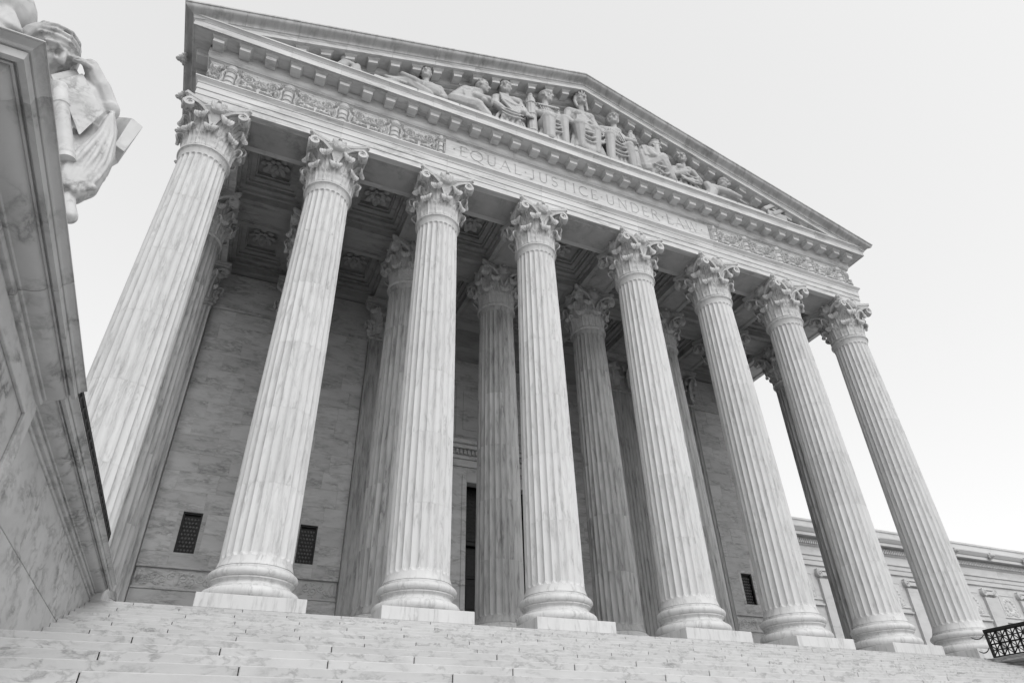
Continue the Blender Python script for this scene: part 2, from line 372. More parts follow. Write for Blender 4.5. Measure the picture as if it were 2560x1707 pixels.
def volute_mesh(sgn):
    pts = []
    for i in range(15):
        t = i / 14; az = rad(3 + 37 * t ** 1.25) * sgn; r = .80 + .44 * t ** 1.6; z = .86 + .80 * (1 - (1 - t) ** 1.7)
        pts.append(Vector((math.sin(az) * r, -math.cos(az) * r, z)))
    e = pts[-1]; tg = (pts[-1] - pts[-3]); tg.z = 0; tg.normalize(); R0 = .165; c = e - Vector((0, 0, R0)) + tg * .02
    for i in range(1, 27):
        a = math.pi / 2 - 2 * math.pi * 2.1 * i / 26; R = R0 * (1 - .85 * i / 26)
        pts.append(c + tg * (math.cos(a) * R) + Vector((0, 0, math.sin(a) * R)))
    n = len(pts); rads = [.050 + .012 * min(1, i / 14) for i in range(15)] + [.056 - .034 * i / 26 for i in range(1, 27)]
    mb = MB(); P = pts; V = []
    for i in range(n):
        t = (P[min(i + 1, n - 1)] - P[max(i - 1, 0)]).normalized(); side = Vector((-P[i].x, -P[i].y, 0)).normalized() * -1
        if i > 13:
            side = Vector((0, 0, 1)).cross(tg).normalized()
            if side.dot(Vector((P[14].x, P[14].y, 0))) < 0: side = -side
        nn = side.cross(t).normalized(); w = rads[i] * 1.75; th = rads[i] * .78
        for a, b in ((-1, -1), (-1, 1), (-.35, 1), (-.2, .55), (.2, .55), (.35, 1), (1, 1), (1, -1)): mb.v.append(tuple(P[i] + side * (a * w) + nn * (b * th)))
    mb.f = [(i * 8 + j, i * 8 + (j + 1) % 8, (i + 1) * 8 + (j + 1) % 8, (i + 1) * 8 + j) for i in range(n - 1) for j in range(8)] + [tuple(range(8))[::-1], tuple((n - 1) * 8 + j for j in range(8))]
    mb.ell(tuple(c), (.05, .05, .05), 8, 6)
    return mb.mesh('volute', 40)
ME_VL, ME_VR = volute_mesh(-1), volute_mesh(1)
ME_STALK = MB().tube([(0, -.75, .45), (0, -.765, .7), (0, -.785, .88), (0, -.80, .93), (0, -.80, .97)], [.05, .058, .066, .10, .075], 10).mesh('stalk', 40)
def abacus_mesh():
    mb = MB(); lv = [(0, .70, .97), (.04, .70, .975), (.11, .745, 1.02), (.125, .775, 1.05), (.235, .78, 1.055)]; n = 12; rings = []
    for z, m, c in lv:
        ring = []
        for q in range(4):
            a = q * math.pi / 2
            for i in range(n + 1):
                u = -1 + 2 * i / n; x = u * (c - .075); y = -(m + (c - m) * (abs(u) ** 1.9))
                ring.append((x * math.cos(a) - y * math.sin(a), x * math.sin(a) + y * math.cos(a), z + 1.735))
        rings.append(ring)
    k = len(rings[0])
    for r in rings: mb.v += r
    mb.f = [(i * k + j, i * k + (j + 1) % k, (i + 1) * k + (j + 1) % k, (i + 1) * k + j) for i in range(len(lv) - 1) for j in range(k)] + [tuple(range(k))[::-1], tuple((len(lv) - 1) * k + j for j in range(k))]
    return mb.mesh('abacus', 35)
ME_ABA = abacus_mesh()
def plaque_mesh():
    # carved bird-like boss in the middle of each abacus side: folded wings and a small crested head
    mb = MB(); o = [(-.10, 0), (.10, 0), (.17, .08), (.19, .22), (.20, .40), (.14, .43), (.11, .36), (.06, .38), (.045, .46), (0, .48), (-.045, .46), (-.06, .38), (-.11, .36), (-.14, .43), (-.20, .40), (-.19, .22), (-.17, .08)]
    n = len(o)
    for d, s in ((0, 1), (.13, 1), (.17, .86)): mb.v += [(x * s, -d, .22 + (z - .22) * s) for x, z in o]
    mb.f = [(a * n + i, a * n + (i + 1) % n, (a + 1) * n + (i + 1) % n, (a + 1) * n + i) for a in range(2) for i in range(n)] + [tuple(range(n)), tuple(2 * n + i for i in range(n))]
    mb.ell((0, -.17, .40), (.055, .07, .06), 10, 7); mb.ell((0, -.16, .20), (.09, .06, .16), 10, 7)
    for s in (-1, 1):
        for k in range(3): mb.tube([(s * (.06 + .045 * k), -.165, .36 - .02 * k), (s * (.05 + .04 * k), -.18, .2), (s * (.03 + .02 * k), -.165, .05)], .018, 6)
    return mb.mesh('abacus_boss', 40)
ME_BOSS = plaque_mesh()
def build_capital(parent, zc, mat_c, quarter=None):
    bell = put('capital', ME_BELL, mat_c, parent, (0, 0, zc))
    put('abacus', ME_ABA, mat_c, bell)
    for k in range(8):
        put('acanthus_leaf', ME_LEAF1, mat_c, bell, rot=(0, 0, k * math.pi / 4), loc=(0, 0, .01))
        put('acanthus_leaf', ME_LEAF2, mat_c, bell, rot=(0, 0, (k + .5) * math.pi / 4), loc=(0, 0, .01))
    for k in range(4):
        put('acanthus_leaf', ME_LEAF3, mat_c, bell, rot=(0, 0, (k + .5) * math.pi / 2), loc=(0, 0, .0))
        put('volute', ME_VL, mat_c, bell, rot=(0, 0, k * math.pi / 2)); put('volute', ME_VR, mat_c, bell, rot=(0, 0, k * math.pi / 2))
        put('stalk', ME_STALK, mat_c, bell, rot=(0, 0, k * math.pi / 2))
        a = k * math.pi / 2; put('abacus_boss', ME_BOSS, mat_c, bell, (math.sin(a) * .74, -math.cos(a) * .74, 1.50), (0, 0, a), (1.25, 1.25, 1.15))
    return bell
for me in (ME_BELL, ME_LEAF1, ME_LEAF2, ME_LEAF3, ME_VL, ME_VR, ME_STALK, ME_ABA, ME_BOSS): me.materials.append(M_CARVE)
for me in (ME_PLINTH, ME_LT, ME_SC, ME_UT, ME_RING): me.materials.append(M_COL)
def dup_mat(me, mat): m = me.copy(); m.materials.clear(); m.materials.append(mat); return m
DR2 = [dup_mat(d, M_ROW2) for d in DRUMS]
for d in DRUMS: d.materials.append(M_COL)
def make_column(drums):
    r = thing('column', None, 'column')
    put('plinth', ME_PLINTH, None, r); put('lower_torus', ME_LT, None, r); put('scotia', ME_SC, None, r); put('upper_torus', ME_UT, None, r)
    for d in drums: put('shaft_drum', d, None, r)
    put('astragal', ME_RING, None, r); build_capital(r, ZN, None); return r
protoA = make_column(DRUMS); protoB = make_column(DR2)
hints = ['its base hidden behind the stair wall', 'its square plinth full in view', 'beside the dark doorway', 'just right of the dark doorway gap', 'right of the centre bay', 'left of the low wing wall', 'with its left side in shade', 'beside the black lattice railing']
for i in range(8):
    c = protoA if i == 0 else copy_tree(protoA)
    c.location = (CX[i], 0, 0); tag(c, f'{ORD[i]} fluted marble column from the left in the front row, {hints[i]}', 'column', 'front row of portico columns')
    if i: # turn each shaft's drums a little so that no two columns repeat their veining
        pass
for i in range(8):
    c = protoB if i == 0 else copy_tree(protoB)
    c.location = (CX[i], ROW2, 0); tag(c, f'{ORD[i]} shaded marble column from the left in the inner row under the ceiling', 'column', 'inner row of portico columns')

# ------------------------------------------------------------------ pilasters on the back wall
def pilaster_shaft():
    mb = MB(); w = .68; n = 7; prof = [(-w, .0)]
    for k in range(n):
        c = -w + (k + .5) * 2 * w / n; hw = .40 * 2 * w / n
        prof += [(c + hw * math.cos(math.pi - math.pi * i / 6), .6 * hw * math.sin(math.pi * i / 6)) for i in range(7)]
    prof += [(w, 0)]; f = [(x, -.28 + d) for x, d in prof]; full = [(-w, .05)] + f + [(w, .05)]
    V = full
    m = MB(); m.prism(V, lambda x, y: (x, y, 1.10), lambda x, y: (x * .955, y, 13.70)); return m.mesh('pilaster_shaft', 30)
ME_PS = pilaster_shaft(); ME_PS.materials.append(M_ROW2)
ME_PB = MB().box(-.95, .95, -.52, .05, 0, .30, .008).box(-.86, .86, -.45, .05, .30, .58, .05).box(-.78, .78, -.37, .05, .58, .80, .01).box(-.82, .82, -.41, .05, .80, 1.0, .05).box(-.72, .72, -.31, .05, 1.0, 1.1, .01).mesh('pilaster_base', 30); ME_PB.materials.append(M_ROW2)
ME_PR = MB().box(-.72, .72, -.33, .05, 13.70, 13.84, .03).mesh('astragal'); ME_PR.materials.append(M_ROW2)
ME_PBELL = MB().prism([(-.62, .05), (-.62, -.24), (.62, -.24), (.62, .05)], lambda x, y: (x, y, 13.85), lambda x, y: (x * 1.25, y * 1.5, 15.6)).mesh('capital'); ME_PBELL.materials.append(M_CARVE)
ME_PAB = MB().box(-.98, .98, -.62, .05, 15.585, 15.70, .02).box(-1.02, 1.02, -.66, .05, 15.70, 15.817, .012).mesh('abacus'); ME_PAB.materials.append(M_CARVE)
def make_pilaster():
    r = thing('pilaster', None, 'pilaster')
    put('pilaster_base', ME_PB, None, r); put('pilaster_shaft', ME_PS, None, r); put('astragal', ME_PR, None, r)
    b = put('capital', ME_PBELL, None, r); put('abacus', ME_PAB, None, b)
    for x in (-.52, 0, .52): put('acanthus_leaf', ME_LEAF1, None, b, (x, .46, 13.86))
    for x in (-.28, .28): put('acanthus_leaf', ME_LEAF2, None, b, (x, .46, 13.86))
    for s in (-1, 1):
        put('acanthus_leaf', ME_LEAF1, None, b, (s * -.06, -.12, 13.86), (0, 0, s * math.pi / 2)); put('acanthus_leaf', ME_LEAF2, None, b, (s * -.06, .0, 13.86), (0, 0, s * math.pi / 4))
    put('volute', ME_VL, None, b, (0, .52, 13.86)); put('volute', ME_VR, None, b, (0, .52, 13.86)); put('stalk', ME_STALK, None, b, (0, .52, 13.86))
    put('abacus_boss', ME_BOSS, None, b, (0, -.5, 15.45)); return r
pp = make_pilaster(); first = True
for i in (0, 1, 2, 5, 6, 7):
    c = pp if first else copy_tree(pp); first = False
    c.location = (CX[i], WALL, 0); tag(c, f'fluted pilaster on the back wall behind the {ORD[i]} pair of columns from the left', 'pilaster', 'pilasters on the portico back wall')

# ------------------------------------------------------------------ entablature (thing with its stones as parts)
ent = thing('entablature', 'carved marble entablature with EQUAL JUSTICE UNDER LAW across the front columns', 'entablature')
ARCH = [(-.78, ZA), (.80, ZA), (.80, 16.07), (.825, 16.075), (.825, 16.33), (.85, 16.335), (.85, 16.60), (.87, 16.61), (.87, 16.635), (.885, 16.68), (.915, 16.72), (.945, 16.76), (.95, 16.79), (.97, 16.79), (.97, ZF - .002), (-.78, ZF - .002)]
FRZ = [(-.6, ZF), (.70, ZF), (.70, ZB), (-.6, ZB)]
BED = [(-.6, ZB + .001), (.745, ZB + .001), (.745, 18.03), (.77, 18.05), (.80, 18.08), (.835, 18.09), (.835, 18.12), (.86, 18.15), (.885, 18.20), (.89, 18.23), (.89, 18.35), (.90, 18.355), (.90, ZC - .001), (-.6, ZC - .001)]
COR = [(-.4, ZC), (1.44, ZC), (1.44, ZC + .02), (1.46, ZC + .02), (1.46, ZC), (1.50, ZC), (1.50, 18.97), (1.515, 18.975), (1.515, 19.0), (1.525, 19.02), (1.55, 19.05), (1.575, 19.08), (1.59, 19.10), (1.61, 19.105), (1.61, ZCT), (-.4, ZCT)]
def front_run(name, prof, cuts, mat, parent, gap=.005, mitre=True):
    out = []
    for a, b in zip(cuts[:-1], cuts[1:]):
        la, lb = a == cuts[0], b == cuts[-1]; mx = (a + b) / 2
        fa = (lambda o, z, a=a, mx=mx: (-(X0 + o) - mx, -o, z)) if la and mitre else (lambda o, z, a=a, mx=mx: (a + gap / 2 - mx, -o, z))
        fb = (lambda o, z, b=b, mx=mx: (X0 + o - mx, -o, z)) if lb and mitre else (lambda o, z, b=b, mx=mx: (b - gap / 2 - mx, -o, z))
        out.append(put(name, MB().prism(prof, fa, fb).mesh(name, 25), mat, parent, (mx, 0, 0)))
    return out
def side_run(name, prof, s, cuts, mat, parent, gap=.005):
    for a, b in zip(cuts[:-1], cuts[1:]):
        la = a == cuts[0]; my = (a + b) / 2
        fa = (lambda o, z: (s * o, -o - my, z)) if la else (lambda o, z: (s * o, a + gap / 2 - my, z))
        put(name, MB().prism(prof, fa, lambda o, z: (s * o, b - gap / 2 - my, z)).mesh(name, 25), mat, parent, (s * X0, my, 0))
front_run('architrave_block', ARCH, CX, M_TRIM, ent)
front_run('frieze_backing', FRZ, [CX[0], -6.4, 6.4, CX[7]], M_TRIM, ent)
front_run('bed_moulding', BED, [CX[0], -10.5, -7, -3.5, 0, 3.5, 7, 10.5, CX[7]], M_TRIM, ent)
front_run('corona_block', COR, [CX[0]] + [-12.53 + 1.79 * i for i in range(15)] + [CX[7]], M_TRIM, ent)
SIDE_CUT = [0, 4, 8, 12, 16, 20, 24]
for s in (-1, 1):
    for nm, pr_, m in (('architrave_block', ARCH, M_TRIM), ('frieze_backing', FRZ, M_TRIM), ('bed_moulding', BED, M_TRIM), ('corona_block', COR, M_TRIM)):
        side_run(nm, pr_, s, SIDE_CUT, m, ent)
# modillions
mb = MB()
def frustum(mb, w0, w1, y0, y1a, y1b, z0, z1):
    mb.add([(-w0, y0, z0), (w0, y0, z0), (w0, y1a, z0), (-w0, y1a, z0), (-w1, y0, z1), (w1, y0, z1), (w1, y1b, z1), (-w1, y1b, z1)], [(0, 1, 2, 3), (4, 7, 6, 5), (0, 4, 5, 1), (1, 5, 6, 2), (2, 6, 7, 3), (3, 7, 4, 0)])
mb.box(-.18, .18, -.40, 0, -.27, -.105, .008); frustum(mb, .185, .21, 0, -.405, -.43, -.103, -.075); frustum(mb, .21, .25, 0, -.43, -.475, -.073, -.004)
ME_MOD = mb.mesh('modillion', 30); ME_MOD.materials.append(M_TRIM)
for j in range(-17, 18): put('modillion', ME_MOD, None, ent, (j * .877, -.902, ZC))
for s in (-1, 1):
    for j in range(27): put('modillion', ME_MOD, None, ent, (s * (X0 + .902), -.35 + j * .877, ZC), (0, 0, s * math.pi / 2))
# frieze carving
def hemi(X, Z, cx, cz, rx, rz, h):
    q = 1 - ((X - cx) / rx) ** 2 - ((Z - cz) / rz) ** 2; return h * np.sqrt(np.clip(q, 0, None))
def seg_dist(X, Z, a, b):
    ax, az = a; bx, bz = b; dx, dz = bx - ax, bz - az; L2 = dx * dx + dz * dz + 1e-12
    t = np.clip(((X - ax) * dx + (Z - az) * dz) / L2, 0, 1); return np.hypot(X - ax - t * dx, Z - az - t * dz)
def ridge(X, Z, pts, w, h):
    d = np.full_like(X, 9.0)
    for a, b in zip(pts[:-1], pts[1:]): d = np.minimum(d, seg_dist(X, Z, a, b))
    return h * np.sqrt(np.clip(1 - (d / w) ** 2, 0, None))
def spiral(cx, cz, r0, turns, a0, sgn, n=36): return [(cx + r0 * (1 - .85 * i / n) * math.cos(a0 + sgn * 2 * math.pi * turns * i / n), cz + r0 * (1 - .85 * i / n) * math.sin(a0 + sgn * 2 * math.pi * turns * i / n)) for i in range(n + 1)]
FH = ZB - ZF - .004
def frieze_panel(X, Z, seed=1):
    rg = np.random.default_rng(seed); D = np.full_like(X, .035)
    W = 1.30
    for s in (-1, 1):
        for k in range(40):
            u = rg.random(); cx = s * (.60 - .50 * u) + rg.normal(0, .025); cz = .13 + .42 * abs(1 - u) ** 1.4 * rg.random() + .05 * rg.random() + (.10 * u)
            r = rg.uniform(.04, .065); D = np.maximum(D, .03 + hemi(X, Z, cx, cz, r, r, .12))
        D = np.maximum(D, .03 + ridge(X, Z, spiral(s * .40, .72, .17, 1.5, 0 if s > 0 else math.pi, s), .033, .07))
        for k in range(6):
            a = math.pi * (.15 + .13 * k); cx, cz = s * (.42 + .2 * math.cos(a)), .74 + .21 * math.sin(a)
            D = np.maximum(D, .03 + hemi(X, Z, cx, cz, .07, .05, .08))
        D = np.maximum(D, .03 + ridge(X, Z, [(s * .1, .5), (s * .28, .50), (s * .45, .42), (s * .62, .52)], .04, .09))
    r = np.hypot(X, Z - .74); a = np.arctan2(Z - .74, X)
    D = np.maximum(D, np.where(r < .20, .06 + .06 * np.abs(np.cos(3.5 * a)) * np.sqrt(np.clip(1 - (r / .20) ** 2, 0, 1)), 0)); D = np.maximum(D, hemi(X, Z, 0, .74, .07, .07, .15))
    D = np.where((Z < .06) | (Z > FH - .05), .05, D); return D
def frieze_post(X, Z):
    D = np.full_like(X, .04); c = np.abs(X)
    D = np.maximum(D, np.where(c < .17, .06 + .10 * np.sqrt(np.clip(1 - (X / .17) ** 2, 0, 1)), 0))
    for z in (.22, .45, .72, .80, .88): D = D + np.where((c < .18) & (np.abs(Z - z) < .022), .03, 0)
    for s in (-1, 1):
        D = np.maximum(D, np.where((s * X > .24) & (s * X < .31), .07, 0))
        D = np.maximum(D, .02 + ridge(X, Z, spiral(s * .22, .92, .10, 1.4, -math.pi / 2, s), .03, .13))
        D = np.maximum(D, .02 + ridge(X, Z, [(s * .19, .82), (s * .26, .6), (s * .22, .35), (s * .27, .12)], .045, .12))
        for k in range(5): D = np.maximum(D, .02 + hemi(X, Z, s * (.25 - .01 * k), .2 + .13 * k, .05, .045, .13))
    D = np.where(Z < .05, .12, D); D = np.where(Z > FH - .04, .09, D); return D
ME_FP = [relief('frieze_panel', 1.296, FH, 72, 60, lambda X, Z, s=s: frieze_panel(X, Z, s), dep=1.35) for s in (1, 2, 3)]
ME_FO = relief('frieze_post', .654, FH, 44, 52, frieze_post, dep=1.3)
for me in ME_FP + [ME_FO]: me.materials.append(M_CARVE)
for s in (-1, 1):
    for k in range(4):
        put('frieze_post', ME_FO, None, ent, (s * (14.30 - 1.96 * k - .02), -.702, ZF + .002))
        put('frieze_panel', ME_FP[k % 3], None, ent, (s * (13.30 - 1.96 * k), -.702, ZF + .002))
    put('frieze_post', ME_FO, None, ent, (s * 6.58, -.702, ZF + .002), sc=(.62, 1, 1))
    put('frieze_panel', ME_FP[1], None, ent, (s * 14.81, -.7025, ZF + .002), sc=(.29, 1, 1))
    for k in range(3):
        put('frieze_post', ME_FO, None, ent, (s * (X0 + .702), .2 + 1.96 * k, ZF + .002), (0, 0, s * math.pi / 2)); put('frieze_panel', ME_FP[k], None, ent, (s * (X0 + .702), 1.18 + 1.96 * k, ZF + .002), (0, 0, s * math.pi / 2))
# inscription: letters cut into the stone as V grooves
def arcp(cx, cz, rx, rz, a0, a1, n=14): return [(cx + rx * math.cos(rad(a0 + (a1 - a0) * i / n)), cz + rz * math.sin(rad(a0 + (a1 - a0) * i / n))) for i in range(n + 1)]
T, t_ = .075, .045
def serif(x, z, w=.16): return ([(x - w / 2, z), (x + w / 2, z)], .032)
G = {
 'E': (.58, [([(.12, 0), (.12, 1)], T), ([(.12, 1), (.54, 1), (.54, .9)], t_), ([(.12, .52), (.44, .52)], t_), ([(.12, 0), (.56, 0), (.58, .12)], t_), serif(.12, 0, .2), serif(.12, 1, .2)]),
 'Q': (.98, [(arcp(.49, .5, .45, .5, 0, 360, 30), .066), ([(.50, .03), (.74, -.14), (1.02, -.22)], .05)]),
 'U': (.82, [([(.14, 1), (.14, .35)] + arcp(.41, .32, .27, .32, 180, 360, 14) + [(.68, 1)], .064), serif(.14, 1, .22), serif(.68, 1, .2)]),
 'A': (.84, [([(.06, 0), (.42, 1)], t_), ([(.42, 1), (.78, 0)], T), ([(.2, .36), (.65, .36)], t_), serif(.06, 0, .2), serif(.78, 0, .2)]),
 'L': (.56, [([(.12, 0), (.12, 1)], T), ([(.12, 0), (.54, 0), (.57, .13)], t_), serif(.12, 1, .22), serif(.12, 0, .2)]),
 'J': (.42, [([(.26, 1), (.26, .12), (.18, -.04), (.02, -.06)], T), serif(.26, 1, .22)]),
 'S': (.54, [(arcp(.27, .76, .2, .235, 30, 250, 12) + arcp(.27, .26, .22, .265, 80, -150, 14), .066)]),
 'T': (.76, [([(.38, 0), (.38, 1)], T), ([(.03, .88), (.05, 1), (.71, 1), (.73, .88)], t_), serif(.38, 0, .22)]),
 'I': (.26, [([(.13, 0), (.13, 1)], T), serif(.13, 0, .24), serif(.13, 1, .24)]),
 'C': (.80, [(arcp(.47, .5, .41, .5, 48, 312, 24), .064)]),
 'N': (.88, [([(.13, 0), (.13, 1)], t_), ([(.13, 1), (.75, 0)], T), ([(.75, 0), (.75, 1)], t_), serif(.13, 0), serif(.13, 1, .16), serif(.75, 1)]),
 'D': (.84, [([(.14, 0), (.14, 1)], T), ([(.14, 1), (.34, 1)] + arcp(.34, .5, .44, .5, 90, -90, 18) + [(.14, 0)], .055), serif(.12, 0, .14), serif(.12, 1, .14)]),
 'R': (.74, [([(.14, 0), (.14, 1)], T), ([(.14, 1), (.34, 1)] + arcp(.34, .76, .24, .24, 90, -90, 12) + [(.14, .52)], .05), ([(.34, .52), (.74, -.02)], T), serif(.14, 0, .2)]),
 'W': (1.16, [([(.06, 1), (.33, 0)], T), ([(.33, 0), (.58, 1)], t_), ([(.58, 1), (.85, 0)], T), ([(.85, 0), (1.10, 1)], t_), serif(.06, 1), serif(1.1, 1)]),
 '.': (.26, [([(.10, .50), (.16, .50)], .08)]), ' ': (.30, [])}
def inscription(X, Z):
    D = np.full_like(X, .045); txt = '.EQUAL.JUSTICE.UNDER.LAW.'; LH = .56; z0 = .44
    ws = [G[c][0] for c in txt]; total = 12.10; extra = (total - sum(ws) * LH) / (len(txt) - 1); x = -6.05 - .02
    for c, w in zip(txt, ws):
        i0 = np.searchsorted(X[:, 0], x - .15); i1 = np.searchsorted(X[:, 0], x + w * LH + .15)
        if i1 > i0:
            Xs, Zs = X[i0:i1], Z[i0:i1]; d = np.zeros_like(Xs)
            for pts, wd in G[c][1]:
                q = np.full_like(Xs, 9.0); pp_ = [(x + px * LH, z0 + pz * LH) for px, pz in pts]
                for a, b in zip(pp_[:-1], pp_[1:]): q = np.minimum(q, seg_dist(Xs, Zs, a, b))
                hw = wd * LH * .72; d = np.maximum(d, np.clip(hw - q, 0, None) * 1.7)
            D[i0:i1] -= d
        x += w * LH + extra
    return D
me = relief('inscription_panel', 12.72, FH, 1060, 96, inscription, smooth=30)
put('inscription_panel', me, M_TRIM, ent, (0, -.702, ZF + .002), label='long plain frieze panel incised EQUAL JUSTICE UNDER LAW')

# ------------------------------------------------------------------ pediment
ped = thing('pediment', 'triangular marble pediment with stained raking cornice above the inscription', 'pediment', (0, 0, ZCT))
XE = X0 + 1.90; K = .3255; ZT = 19.28
CYM = [(.6, -.02), (1.30, -.47), (1.545, -.47), (1.56, -.46), (1.56, -.43)] + [(1.56 + .30 * (t - .13 * math.sin(2 * math.pi * t)), -.43 + .35 * (t + .09 * math.sin(2 * math.pi * t))) for t in [i / 10 for i in range(1, 10)]] + [(1.87, -.07), (1.90, -.07), (1.90, 0), (.6, 0)]
RCO = [(-.3, -.48), (-.3, -.74), (1.49, -.74), (1.49, -.545), (1.505, -.54), (1.505, -.52), (1.535, -.475), (1.3, -.472)]
RBE = [(-.3, -.742), (-.3, -1.38), (.50, -1.38), (.53, -1.35), (.53, -1.30), (.60, -1.25), (.68, -1.21), (.70, -1.18), (.70, -1.13), (.78, -1.1), (.86, -1.07), (.88, -1.04), (.90, -1.04), (.90, -.742)]
def rz(x): return ZT + K * (XE - abs(x)) - ZCT
def rake(name, prof, cuts, mat, gap=.007):
    for s in (-1, 1):
        for a, b in zip(cuts[:-1], cuts[1:]):
            la = a == cuts[0]; lb = b == cuts[-1]; mx = s * (a + b) / 2
            def P_(o, z, x): return (s * x - mx, -o, z + rz(x))
            fa = (lambda o, z: P_(o, z, X0 + min(o, 1.9))) if la else (lambda o, z, a=a: P_(o, z, a - gap / 2))
            fb = (lambda o, z, b=b: P_(o, z, b)) if lb else (lambda o, z, b=b: P_(o, z, b + gap / 2))
            put(name, MB().prism(prof, fa, fb).mesh(name, 25), mat, ped, (mx, 0, 0))
RC = [X0] + [14.25 - 1.765 * i for i in range(0, 8)] + [0.0]
rake('raking_cyma', CYM, RC, M_CYMA); rake('raking_corona', RCO, RC, M_TRIM)
rake('raking_bed_moulding', RBE, [12.6, 9.5, 6.3, 3.1, 0.0], M_TRIM, .005)
put('tympanum', MB().prism([(-13.6, -.3), (13.6, -.3), (0, rz(0) - .8)], lambda x, z: (x, -.50, z), lambda x, z: (x, .4, z)).mesh('tympanum'), M_TRIM, ped)
for s in (-1, 1):
    m = MB()
    for vx, vy, vz in ME_MOD.vertices[0].co[:] and [tuple(v.co) for v in ME_MOD.vertices]: m.v.append((vx, vy, vz - s * K * vx))
    m.f = [tuple(p.vertices) for p in ME_MOD.polygons]; me = m.mesh('modillion', 30); me.materials.append(M_TRIM)
    for j in range(1 if s > 0 else 0, 15):
        x = s * j * .877
        put('modillion', me, None, ped, (x, -.902, rz(x) - .741))
for k in range(11): put('figure_ledge', MB().box(-.86, .86, -.3, .3, 0, .20, .02).mesh('figure_ledge'), M_TRIM, ped, (-8.7 + 1.74 * k, -1.25, .002))
# side cyma with lion heads
for s in (-1, 1):
    cuts = [0, 1.1] + [1.1 + 1.72 * i for i in range(1, 14)]
    pr_ = [(.6, 19.172), (1.62, 19.172), (1.62, 19.176)] + [(1.62 + .24 * (t - .13 * math.sin(2 * math.pi * t)), 19.176 + .084 * (t + .09 * math.sin(2 * math.pi * t))) for t in [i / 10 for i in range(1, 10)]] + [(1.87, 19.26), (1.90, 19.26), (1.90, 19.30), (.6, 19.30)]
    side_run('side_cyma', pr_, s, cuts, M_CYMA, ent, .012)
def lion_head():
    mb = MB(); mb.ell((0, -.10, 0), (.17, .16, .17), 14, 10); mb.ell((0, -.24, -.05), (.085, .10, .075), 10, 8); mb.ell((0, -.22, -.13), (.06, .07, .03), 8, 6)
    for k in range(11):
        a = 2 * math.pi * k / 11; mb.ell((.18 * math.cos(a), -.04, .18 * math.sin(a)), (.07, .07, .07), 8, 6)
    for s in (-1, 1): mb.ell((s * .10, -.14, .14), (.04, .04, .05), 8, 6); mb.ell((s * .06, -.24, .05), (.025, .03, .025), 6, 5)
    return mb.mesh('lion_head', 60)
ME_LION = lion_head(); ME_LION.materials.append(M_CARVE)
for s in (-1, 1):
    for k in range(6): put('lion_head', ME_LION, None, ent, (s * (X0 + 1.78), .35 + 1.72 * k, 19.07), (0, 0, s * math.pi / 2))
# roof and building mass behind
roof = thing('portico_roof', 'low gabled roof running back behind the pediment', 'roof')
for s in (-1, 1):
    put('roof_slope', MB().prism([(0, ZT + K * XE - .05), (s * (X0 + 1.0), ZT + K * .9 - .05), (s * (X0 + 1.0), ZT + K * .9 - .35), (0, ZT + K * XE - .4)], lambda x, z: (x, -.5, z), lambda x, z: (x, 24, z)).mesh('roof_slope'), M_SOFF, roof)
mass = thing('main_block', 'marble main block of the building behind the portico wall', 'building')
put('wall', MB().box(-14.95, 14.95, 10.7, 24, -6.5, ZA - .01).mesh('wall'), M_WALL, mass)
for s in (-1, 1): put('side_wall', MB().box(*sorted((s * 14.2, s * 14.94)), WALL + .35, 10.69, -6.5, ZA - .01).mesh('side_wall'), M_WALL, mass)

# ------------------------------------------------------------------ ceiling: beams, coffers, rosettes
ceil = thing('coffered_ceiling', 'shadowed coffered portico ceiling with carved rosettes between beams', 'ceiling')
def beam(name, x0, x1, y0, y1):
    w, d = x1 - x0, y1 - y0; m = MB()
    m.box(-w / 2, w / 2, -d / 2, d / 2, 0, 1.0)
    i1, i2, i3 = .22, .26, .32
    def fr(i, z0, z1):
        t = .035; m.box(-w / 2 + i, w / 2 - i, -d / 2 + i, -d / 2 + i + t, z0, z1); m.box(-w / 2 + i, w / 2 - i, d / 2 - i - t, d / 2 - i, z0, z1)
        m.box(-w / 2 + i, -w / 2 + i + t, -d / 2 + i + t, d / 2 - i - t, z0, z1); m.box(w / 2 - i - t, w / 2 - i, -d / 2 + i + t, d / 2 - i - t, z0, z1)
    if min(w, d) > .9: fr(.22, -.028, -.0005); fr(.30, -.016, -.0005)
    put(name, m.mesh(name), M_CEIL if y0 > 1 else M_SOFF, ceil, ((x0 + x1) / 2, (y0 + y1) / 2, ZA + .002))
bw_ = .76
for i in range(8):
    for y0, y1 in ((.785, ROW2 - bw_ - .004), (ROW2 + bw_ + .004, WALL - .3)): beam('cross_beam', CX[i] - bw_, CX[i] + bw_, y0, y1)
for i in range(7):
    beam('soffit_panel', CX[i] + bw_ + .14, CX[i + 1] - bw_ - .14, ROW2 - bw_ + .0, ROW2 + bw_)
    m = MB().box(-(CX[i + 1] - CX[i]) / 2 + .97, (CX[i + 1] - CX[i]) / 2 - .97, -.56, .56, -.012, .0, .004); m.box(-(CX[i + 1] - CX[i]) / 2 + 1.06, (CX[i + 1] - CX[i]) / 2 - 1.06, -.47, .47, -.026, -.0125, .004)
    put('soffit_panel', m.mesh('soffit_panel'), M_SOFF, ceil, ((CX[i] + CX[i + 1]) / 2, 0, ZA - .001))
beam('long_beam', -14.98, 14.98, ROW2 - bw_ + .01, ROW2 + bw_ - .01).__class__ if False else put('long_beam', MB().box(-14.98, 14.98, ROW2 - bw_ + .006, ROW2 + bw_ - .006, ZA + .006, ZA + .99).mesh('long_beam'), M_CEIL, ceil)
